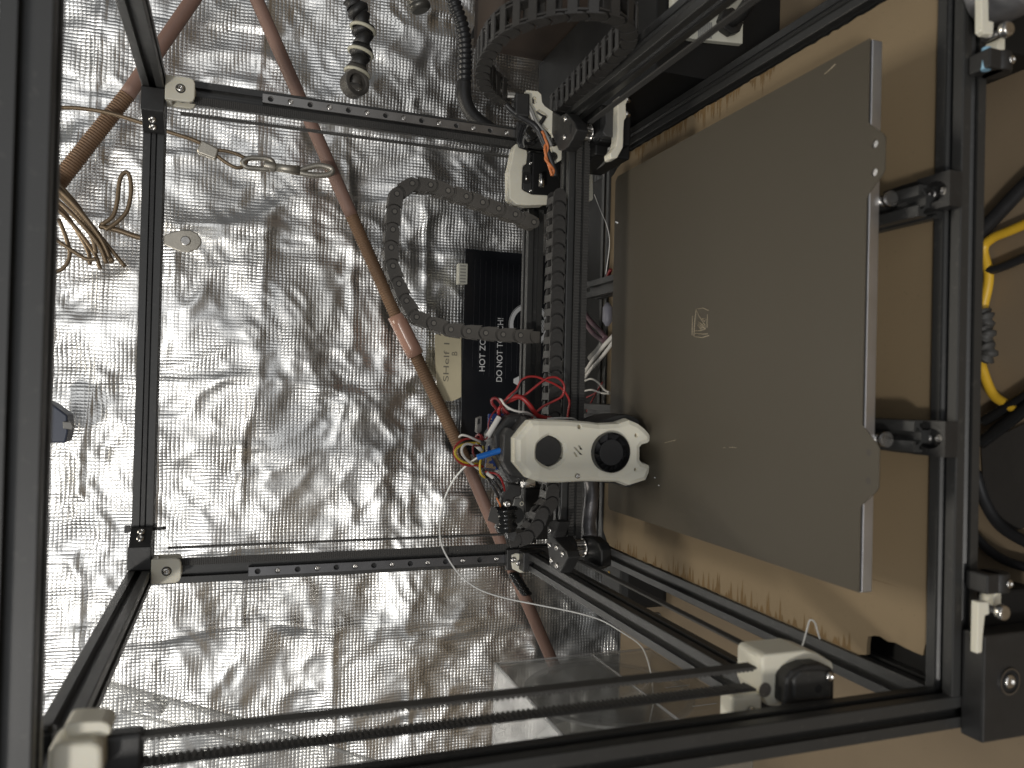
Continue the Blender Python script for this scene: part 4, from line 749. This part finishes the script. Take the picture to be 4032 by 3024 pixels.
b = MB(); n_ = 60; pts = [at(2020+16*math.sin(k*1.9)+k*0.9, 2260+k*1.35, 'y', yf-14+6*math.cos(k*1.9)) for k in range(n_)]; b.tube(cat(pts, 3), 3.2, 6); tag(b.build('tape_knot', SHN), 'black knotted wrapping around the lower end of the long spring rod', 'wrapping')
ck = thing('door_cable', 'brown steel cable with crimp, link and hook strung across the foil', 'cable', at(240, 430, 'y', yf-30))
yk = yf-30
wire(ck, pxline([(190, 432), (250, 424), (330, 428), (430, 445), (540, 478), (650, 515), (745, 545), (790, 563)], 'y', yk), 2.6, BRZ, 'steel_cable', 10)
b = MB(); P = [at(*p, 'y', yk-5) for p in zm([(1755, 1215), (1905, 1290), (1900, 1330), (1880, 1390), (1720, 1330), (1715, 1300)], 0, 0)]; b.prism(P, (0, 10, 0)); b.build('crimp', ZNC, ck, 2.2, 3)
wire(ck, pxline([(850, 590), (900, 597), (945, 612), (970, 630), (960, 655), (930, 660), (890, 640), (850, 610)], 'y', yk), 2.4, BRZ, 'cable_loop', 10)
for pp in ([(955, 640), (975, 625), (1010, 622), (1060, 628), (1075, 645), (1060, 665), (1010, 664), (970, 658)],): b = MB(); b.tube(cat(pxline(pp, 'y', yk), 6, True), 3.6, 10, True); b.build('chain_link', ZNC, ck)
b = MB(); q0, q1 = at(1040, 650, 'y', yk), at(1085, 660, 'y', yk); b.cyl(q0, q1, 6.5, n=18); b.build('swivel_collar', ZNC, ck, 1)
b = MB(); pts = pxline([(1080, 658), (1130, 665), (1180, 672)], 'y', yk); b.tube(pts, [5.5, 5.5, 7], 14); b.tube(cat(pxline([(1180, 672), (1215, 660), (1260, 652), (1300, 662), (1308, 676), (1290, 688), (1240, 690), (1190, 682)], 'y', yk), 6, True), 4.0, 10, True); b.build('snap_hook', ZNC, ck)
rc = thing('cable_coil', 'bundle of brown cable coiled and tied beside the front upright', 'cable', at(300, 900, 'y', yk))
for k in range(9):
    o1, o2 = rng.normal(0, 9), rng.normal(0, 12); wire(rc, [at(150+o1*3, 700+o2*2, 'y', yk+k*2-8), at(290+o1*2, 830+o2*2, 'y', yk+k*3-12), at(390+o1*2, 960+o2+k*4-14, 'y', yk+k*2-10), at(430+o1*3, 1030+o2+k*2, 'y', yk+k-6)], 2.5, BRZ, 'coil_strand', 8)
wire(rc, pxline([(400, 885), (445, 850), (462, 790), (470, 720), (480, 690), (498, 678), (512, 700), (516, 760), (500, 830), (460, 875), (415, 905)], 'y', yk-12), 2.6, BRZ, 'loose_loop', 10)
wire(rc, pxline([(390, 890), (440, 900), (480, 912), (550, 935), (640, 950)], 'y', yk-5), 3.6, BRZ, 'pulley_strap', 10)
wire(rc, pxline([(230, 860), (258, 930), (275, 1000), (255, 1050), (215, 1072), (150, 1080)], 'y', yk-8), 2.4, BRZ, 'loose_loop', 8)
wire(rc, pxline([(160, 900), (230, 950), (290, 990), (340, 1020), (380, 1020)], 'y', yk-14), 2.4, BRZ, 'loose_loop', 8)
pu = thing('door_pulley', 'small pear shaped metal pulley beside the rear upright over the foil', 'pulley', at(720, 955, 'y', yk))
for dy, sc_ in ((0, 1.0), (12, 0.98)):
    P = [at(*p, 'y', yk-10+dy) for p in zm([(1425, 390), (1500, 360), (1580, 343), (1660, 345), (1720, 375), (1752, 420), (1755, 460), (1720, 510), (1650, 535), (1570, 530), (1490, 500), (1425, 470)], 0, 750)]; b = MB(); b.prism(P, (0, 4, 0)); ck_ = b.build('pulley_cheek', ZNC, pu, 1.2)
b = MB(); q = at(*zm([(1615, 437)], 0, 750)[0], 'y', yk-12); b.cyl(q, q+np.array([0, 20, 0]), 6.2, n=20); b.build('pulley_axle', STL, pu, 1.2)
b = MB(); b.cyl(q+np.array([0, 6, -1]), q+np.array([0, 12, -1]), 13, n=28); b.build('sheave', RUST, pu)
# heater board leaning on the wall, its print; paper label
yh = 296
hbd = thing('heater_board', 'black printed heater panel standing against the foil behind the gantry', 'panel', at(2100, 1380, 'y', yh))
x0, x1 = at(1826, 1790, 'y', yh)[0], at(1826, 978, 'y', yh)[0]; zt_ = at(1822, 1380, 'y', yh)[2]
b = MB(); b.bx(x0, x1, yh, yh+3, ZF+1, zt_); hp = b.build('panel_sheet', BOARD, hbd, 0.5)
ly = yh-0.35
def tx(s_, px, py, hpx, lpx, nm='lettering', m_=INK, par=None, y=ly):
    p = at(px, py, 'y', y); k = 2.6; text(s_, hpx/k, (p[0], y, p[2]), (1, 0, 0), (0, 0, 1), m_, par or hbd, lpx/k if lpx else None, nm)
tx('HOT ZONE', 1909, 1462, 24, 175); tx('DO NOT TOUCH!', 1976, 1503, 24, 256)
q = at(2085, 1280, 'y', ly); b = MB(); b.ring(q, q+np.array([0, .3, 0]), 33, 27, 48); b.build('warning_ring', INK, hbd)
b = MB(); b.ring(q, q+np.array([0, .3, 0]), 34.5, 33.9, 48); b.build('warning_ring', INK, hbd)
for k in range(5):
    p0 = at(2128+k*6, 1310, 'y', ly); b = MB(); pts = [p0+np.array([5*t+0, 0, -0.6*math.sin(t*5)]) for t in np.linspace(0, 4, 14)]; b.tube(pts, 0.9, 4); b.build('heat_wave_mark', INK, hbd)
q = at(2022, 1500, 'y', ly); b = MB(); b.prism([q+np.array([-3, 0, 0]), q+np.array([3, 0, 0]), q+np.array([16, 0, -24]), q+np.array([8, 0, -24]), q+np.array([0, 0, -8]), q+np.array([-8, 0, -24]), q+np.array([-16, 0, -24])], (0, .3, 0)); b.build('warning_triangle', INK, hbd)
for k in range(11):
    xx = x0+98+k*13; 
    b = MB(); b.bx(x0+115+rng.uniform(0, 20), x1-12-rng.uniform(0, 8), yh-0.12, yh, zt_-16-k*9-0.35, zt_-16-k*9+0.35); b.build('heater_trace', mat('dull_trace', (0.028, 0.028, 0.032), 0.3), hbd)
b = MB(); a0 = at(1795, 1040, 'y', yh-6); b.bx(a0[0]-29, a0[0]+2, yh-6, yh+8, zt_-3, zt_+11); cnx = b.build('socket_strip', LBL, hbd, 0.6)
for k in range(6): b = MB(); b.bx(a0[0]-27+k*4.8, a0[0]-25+k*4.8, yh-6.6, yh-6, zt_, zt_+9); b.build('socket_slot', mat('slot_grey', (0.3, 0.29, 0.26), 0.6), cnx)
lb = thing('paper_label', 'torn strip of cream masking tape with faint handwriting beside the black panel', 'label', at(1770, 1450, 'y', 288))
P = [at(*p, 'y', 288) for p in ((1712, 1318), (1760, 1306), (1816, 1300), (1816, 1563), (1798, 1572), (1778, 1580), (1752, 1576), (1732, 1565), (1722, 1530), (1716, 1450))]; b = MB(); b.prism(P, (0, 0.8, 0)); b.build('tape_strip', TAPE, lb)
tx('SHelf 1', 1766, 1502, 22, 150, 'handwriting', PENC, lb, 287.5); tx('B', 1800, 1400, 22, None, 'handwriting', PENC, lb, 287.5)
# jointed hose, conduit, fitting, strap
jh = thing('jointed_hose', 'black jointed plastic hose with white rings hanging in front of the foil', 'hose', at(1395, 340, 'y', 180))
seg = zm([(850, 0), (880, 60), (930, 130), (940, 230), (960, 300), (935, 400), (930, 500), (905, 580), (880, 680), (870, 750)], 1000, 0); Pj = pxline(seg, 'y', 180)
for i in range(len(Pj)-1):
    a, c = Pj[i], Pj[i+1]; b = MB(); big = i % 2 == 1; b.tube([a, a+(c-a)*0.5, c], [12, 16, 12.5] if big else [12.5, 9.5, 12], 18); b.build('hose_joint', CHN if i > 6 else BLK, jh)
for (px, py) in zm([(950, 255), (930, 462), (900, 640)], 1000, 0):
    q = at(px, py, 'y', 178); b = MB(); d = np.array([0.25, 0, 0.97]) if True else None
    R_ = []; u = np.array([0.0, 0.95, 0.0]); v = np.array([0.22, 0, 0.97]); b.tube([q+15.5*(u*math.cos(t)+v*math.sin(t))for t in np.linspace(0, 2*math.pi, 24, endpoint=False)], 2.4, 8, True); b.build('white_ring', mat('aged_ring', (0.48, 0.46, 0.36), 0.45), jh)
q = Pj[-1]; b = MB(); b.ring(q+np.array([0, -16, -3]), q+np.array([0, 2, 3]), 17, 11, 28); b.build('hose_end', CHN, jh, 1.5)
ft = thing('pipe_fitting', 'dull round metal pipe fitting poking in at the top edge above the foil', 'fitting', at(1650, 10, 'y', 200))
for k, (py, r) in enumerate(((-20, 15), (5, 15), (14, 13), (22, 15), (34, 15.5), (42, 12))):
    pass
b = MB(); pts = pxline([(1632, -60), (1640, -10), (1645, 8), (1648, 14), (1650, 22), (1653, 34), (1656, 45)], 'y', 200); b.tube(pts, [14, 15, 15, 12.5, 15.5, 15.5, 11], 20); b.build('fitting_body', mat('dull_fitting', (0.13, 0.125, 0.11), 0.35, 0.6, 0.3), ft)
cd = thing('conduit', 'black corrugated conduit running down behind the rear upright', 'conduit', at(1800, 100, 'y', 120))
P = cat(pxline([(1770, -60), (1790, 20), (1815, 90), (1828, 160), (1830, 230), (1828, 330)], 'y', 120), 16); b = MB(); pts = respace(P, 1.7) if len(P) > 3 else P
b.tube(pts, [8.6+(0.9 if (i//2) % 2 else -0.9) for i in range(len(pts))], 16); b.build('corrugated_length', BWR, cd)
b = MB(); b.tube(cat(pxline([(1826, 325), (1826, 370), (1834, 410), (1856, 450), (1900, 490), (1960, 530)], 'y', [120, 120, 120, 118, 112, 100]), 10), 9.6, 16); b.build('smooth_length', BLK, cd)
b = MB(); b.prism([at(*p, 'y', 210) for p in zm([(1990, -40), (2075, -40), (2065, 40), (1990, 230), (1940, 320), (1870, 340), (1905, 260), (1950, 150)], 1000, 0)], (0, 3, 0)); tag(b.build('metal_strap', mat('grey_strap', (0.16, 0.155, 0.15), 0.4, 0.7)), 'bent grey metal strap hanging beside the looped cable chain', 'strap')
b = MB(); b.bx(-120, 700, 330-42, 330-28, 0, 0.1) if False else None
# black box with cream plate and lead beside the printer
bbx = thing('control_box', 'black box standing beside the printer with a cream plate and thick black lead', 'box', (420, 0, ZF))
b = MB(); b.bx(258, 299, -190, 127, ZF, -345); b.bx(299, 388, -186, 127, ZF, -346); b.build('box_body', BLB, bbx, 1)
yp = -196; e0, e1 = at(2925, 172, 'y', yp), at(2725, 152, 'y', yp)
b = MB(); b.prism([(e0[0], yp, e0[2]), (e1[0], yp, e1[2]), (e1[0]+2, yp, e1[2]+22), (e0[0]+80, yp, e1[2]+22), (e0[0]+80, yp, e0[2])], (0, 8, 0)); lp = b.build('cream_plate', LBL, bbx, 0.8)
q = at(2862, 96, 'y', yp); b = MB(); n6 = [q+np.array([13*math.cos(t), 0, 13*math.sin(t)]) for t in np.linspace(0, 2*math.pi, 8, endpoint=False)]; b.prism(n6, (0, -9, 0)); gl_ = b.build('cable_gland', BLK, lp, 1)
b = MB(); b.tube(cat([q+np.array([0, -8, 0]), q+np.array([2, -24, -1]), q+np.array([14, -46, 4]), q+np.array([60, -90, 30])], 8), 6.5, 14); b.build('power_lead', BLK, bbx)
for k in range(7): p = at(2752+k*8, 128, 'y', yp-0.2); b = MB(); b.bx(p[0]-6, p[0]+10, yp-0.2, yp, p[2]-0.9, p[2]+0.9); b.build('print_line', mat('faint_print', (0.25, 0.25, 0.24), 0.6), lp)
b = MB(); b.bx(392, 640, 8, 127, ZF, -254); tag(b.build('brown_carton', BCR, None, 2), 'dark brown carton standing on the bench behind the chain loop', 'carton', None)

# ================================================================== CLEAR BOX WITH SPOOL, CLEAR DOOR
sb = thing('spool_box', 'clear plastic box holding a white filament spool next to the printer', 'box', (-440, -60, ZF))
xb0, xb1, yb0, yb1, zb1 = -532, -383, -168, 47, -279
for nm, (x0, x1, y0, y1, z0, z1) in {'side_wall': (xb1-2.5, xb1, yb0, yb1, ZF, zb1), 'far_wall': (xb0, xb0+2.5, yb0, yb1, ZF, zb1), 'back_wall': (xb0+2.6, xb1-2.6, yb1-2.5, yb1, ZF, zb1), 'front_wall': (xb0+2.6, xb1-2.6, yb0, yb0+2.5, ZF, zb1), 'box_lid': (xb0-2, xb1+2, yb0-2, yb1+2, zb1+0.1, zb1+2.6)}.items():
    b = MB(); b.bx(x0, x1, y0, y1, z0, z1); b.build(nm, HAZY if nm == 'box_lid' else CLEAR, sb, 0.8)
RIM = clear_mat('clear_rim', (0.9, 0.9, 0.89), 0.40)
b = MB(); b.tube([(xb1+1, yb0, zb1+1), (xb1+1, yb1, zb1+1)], 2.0, 8); b.tube([(xb1+1, yb1, zb1+1), (xb0, yb1, zb1+1)], 2.0, 8); b.tube([(xb1+1, yb1, zb1), (xb1+1, yb1, ZF+2)], 1.5, 8); o = b.build('box_rim', RIM, sb); b = MB(); b.tube([(xb1+1, yb0, -406), (xb1+1, yb1+2, -406)], 1.6, 8); b.build('moulded_rib', RIM, sb) 
for k in range(6): b = MB(); b.bx(xb1-0.2, xb1+0.7, -130+k*18, -129+k*18, -470, -440); b.build('moulded_rib', RIM, sb)
sy, sz = -50, -381
sp_ = thing('filament_spool', 'white wound filament spool standing inside the clear box', 'spool', (-430, sy, sz-96))
b = MB(); b.ring((-505, sy, sz), (-456, sy, sz), 84, 46, 56)
for k in range(23): b.tube([(-457-k*2.15, sy+84.4*math.cos(t), sz+84.4*math.sin(t)) for t in np.linspace(0, 2*math.pi, 56, endpoint=False)], 1.1, 5, True)
b.build('filament_winding', FIL, sp_)
for x in (-392, -512):
    b = MB(); b.ring((x, sy, sz), (x+3, sy, sz), 96, 88, 64); b.build('flange_rim', RIM, sp_)
    b = MB(); b.ring((x, sy, sz), (x+2, sy, sz), 88, 42, 64); b.build('spool_flange', CLEAR, sp_)
b = MB(); b.ring((-393, sy, sz), (-510, sy, sz), 43, 40, 48); b.build('spool_hub', CLEAR, sp_)
cdr = thing('clear_door', 'clear acrylic door panel with a small hinge seen against the foil', 'door', at(800, 2850, 'y', 60))
b = MB(); b.prism([at(*p, 'y', 60) for p in ((330, 2680), (430, 2690), (980, 2842), (1130, 2885), (1600, 3040), (700, 3060), (380, 2900))], (0, 4, 0)); b.build('door_pane', HAZY, cdr)
for p0, p1, r in (((430, 2692), (980, 2844), 3.2), ((480, 2800), (1000, 2935), 2.0), ((980, 2844), (1600, 3035), 2.0)):
    b = MB(); b.cyl(at(*p0, 'y', 60), at(*p1, 'y', 60), r, n=10); b.build('pane_edge', RIM, cdr)
for p0, p1 in (((525, 2775), (640, 2800)), ((590, 2760), (650, 2790))): b = MB(); b.cyl(at(*p0, 'y', 52), at(*p1, 'y', 52), 5.2, n=14); b.build('hinge_barrel', RIM, cdr)
bg = thing('wall_gadget', 'small blue grey plastic box peeking out beside the front beam over the foil', 'gadget', at(235, 1680, 'y', 235))
b = MB(); b.prism([at(*p, 'y', 235) for p in ((150, 1570), (205, 1590), (265, 1635), (268, 1700), (258, 1744), (150, 1744))], (0, 40, 0)); b.build('gadget_case', BLT, bg, 2)
b = MB(); b.prism([at(*p, 'y', 232) for p in ((246, 1660), (280, 1662), (288, 1680), (284, 1692), (248, 1688))], (0, 14, 0)); b.build('gadget_nub', GWR, bg, 1)
# ================================================================== BENCH CLUTTER
def cable(nm, lab, pts, z, r, m, group=None):
    b = MB(); b.tube(cat([at(*p, 'z', z) for p in pts], 10), r, 12); tag(b.build(nm, m), lab, 'cable', group)
zb = ZF+7
cable('yellow_cable', 'bright yellow cable looping over the bench under the front beam', [(4110, 850), (3985, 905), (3905, 940), (3872, 985), (3893, 1090), (3870, 1215), (3848, 1330), (3862, 1430), (3905, 1545), (3960, 1590), (4012, 1618)], zb, 3.4, YCB)
cable('black_cable', 'thick black cable leaving the frame above the yellow cable', [(4110, 660), (4020, 745), (3940, 830), (3850, 925)], zb, 5.2, BWR, 'black cables on the bench')
cable('black_cable', 'thin black cable crossing the inside of the yellow loop', [(4110, 985), (4030, 1015), (3960, 1045), (3890, 1068)], zb, 3.4, BWR, 'black cables on the bench')
cable('grey_tube', 'shiny dark tube running out beside the end of the yellow cable', [(4110, 1510), (4010, 1575), (3870, 1660)], zb, 3.8, SHN, 'shiny dark tubes on the bench')
cable('grey_tube', 'second shiny dark tube, farther from the yellow cable end', [(4110, 1545), (4010, 1630), (3860, 1745)], zb, 4.5, SHN, 'shiny dark tubes on the bench')
cable('black_cable', 'black cable curving across the bench near the front hinge knuckle', [(3840, 1860), (3880, 1980), (3950, 2080), (4110, 2170)], zb, 4.0, BWR, 'black cables on the bench')
cable('black_cable', 'black cable in a shallow curve closest to the lower front drive', [(3840, 2110), (3900, 2170), (3980, 2215), (4110, 2250)], zb, 3.4, BWR, 'black cables on the bench')
b = MB(); Pq = [at(*p, 'z', ZF+12) for p in ((3866, 1230), (3884, 1260), (3872, 1290), (3888, 1320), (3874, 1350), (3895, 1385), (3872, 1420))]; b.tube(cat(Pq, 6), [5+1.6*math.sin(i*1.9) for i in range(37)], 10); tag(b.build('spiral_wrap', RUB), 'lumpy black spiral wrapped bundle between the two ends of the yellow loop', 'cable')
b = MB(); b.prism([at(*p, 'z', ZF+1) for p in ((3870, 1750), (4100, 1640), (4100, 2060), (3990, 2090), (3880, 1990))], (0, 0, 1.5)); tag(b.build('dark_rag', mat('dark_rag_cloth', (0.03, 0.026, 0.022), 0.9, 0, 0.3, 20, 0.6, 80)), 'flat dark cloth on the bench under the shiny tubes', 'cloth')
bb_ = thing('electronics_tray', 'dark electronics tray behind the bed with loose wires', 'tray', (0, 80, ZF))
b = MB(); b.bx(-232, 232, 28, 126, ZF, -420); b.build('tray_body', BLB, bb_, 2)
for pp, r, m_, nm in ([((2415, 1322), (2370, 1370), (2330, 1425), (2295, 1480)), 2.6, WWR, 'white_lead'], [((2415, 1345), (2370, 1405), (2330, 1450), (2298, 1495)), 2.2, WWR, 'white_lead'], [((2375, 1350), (2350, 1385), (2325, 1410)), 4.2, GWR, 'grey_sleeve'],
    [((2300, 1500), (2330, 1492), (2360, 1510), (2380, 1535), (2400, 1545)), 1.2, WWR, 'white_lead'], [((2300, 1540), (2330, 1535), (2370, 1548), (2400, 1550)), 1.2, WWR, 'white_lead'],
    [((2300, 1230), (2330, 1270), (2360, 1300), (2385, 1330)), 3.0, mat('plum_wire', (0.12, 0.07, 0.085), 0.5), 'ribbon_lead'], [((2298, 1260), (2325, 1300), (2350, 1325), (2380, 1345)), 3.0, mat('plum_wire', (0.12, 0.07, 0.085), 0.5), 'ribbon_lead'],
    [((2370, 1510), (2340, 1560), (2310, 1620)), 0.9, RED, 'red_lead'], [((2372, 1505), (2345, 1545), (2310, 1565)), 0.9, RED, 'red_lead'], [((2405, 1060), (2392, 1090), (2375, 1110)), 2.2, RED2, 'red_lead'], [((2340, 765), (2365, 830), (2390, 890), (2400, 960), (2385, 1080)), 0.45, FIL, 'thin_strand']):
    wire(bb_, [at(*p, 'z', -386) for p in pp], r, m_, nm, 10)
b = MB(); q = at(2392, 1238, 'z', -386); b.tube([q+np.array([14, 0, 0]), q+np.array([8, 0, 0]), q+np.array([-8, 0, 0]), q+np.array([-14, 0, 0])], [2, 6, 6, 2], 14); b.build('grey_connector', mat('lilac_grey', (0.17, 0.17, 0.20), 0.5), bb_)
b = MB(); b.tube(cat([at(*p, 'z', -372) for p in ((2325, 1870), (2330, 1940), (2325, 2000), (2318, 2060), (2322, 2110))], 8), 8.5, 14); b.build('braided_sleeve', mat('silver_braid', (0.17, 0.165, 0.17), 0.35, 0.5, 0.4, 60, 1.0, 220), bb_)
b = MB(); b.prism([at(*p, 'y', 40) for p in ((2395, 2250), (2420, 2250), (2478, 2345), (2455, 2345))], (0, 2, 0)); tag(b.build('yellow_strap', mat('mustard_strap', (0.42, 0.25, 0.02), 0.5)), 'mustard yellow strap behind the side gantry beam', 'strap')
b = MB(); b.prism([at(*p, 'y', 30) for p in ((2440, 2255), (2520, 2290), (2600, 2330), (2595, 2370), (2548, 2395), (2480, 2340))], (0, 40, 0)); tag(b.build('white_packet', mat('white_film', (0.42, 0.41, 0.40), 0.4, 0, 0.15, 30, 0.8, 40), None, 4), 'crumpled whitish packet between the side beams', 'packet')
q = at(2596, 2425, 'z', ZF); b = MB(); b.bx(q[0]-4, q[0]+4, q[1]-4, q[1]+4, ZF, ZF+42); tag(b.build('grey_post', mat('post_grey', (0.2, 0.19, 0.17), 0.5), None, 0.6), 'small grey post standing beside the whitish packet', 'post')

b = MB(); b.bx(-318, -262, 5, 66, ZF, -425); tag(b.build('black_pouch', BLB, None, 8, 3), 'black pouch on the bench behind the yellow strap', 'pouch')

b = MB(); b.prism([at(*p, 'y', 4) for p in ((2472, -40), (2580, -40), (2572, 40), (2556, 95), (2541, 58), (2524, 92), (2500, 70), (2482, 84))], (0, 2.5, 0)); tag(b.build('blue_reflection', BLUE), 'blue reflection painted as a thin sheet behind the bend of the chain loop', 'reflection')  # blue reflection of a glossy black face, put in as a coloured sheet
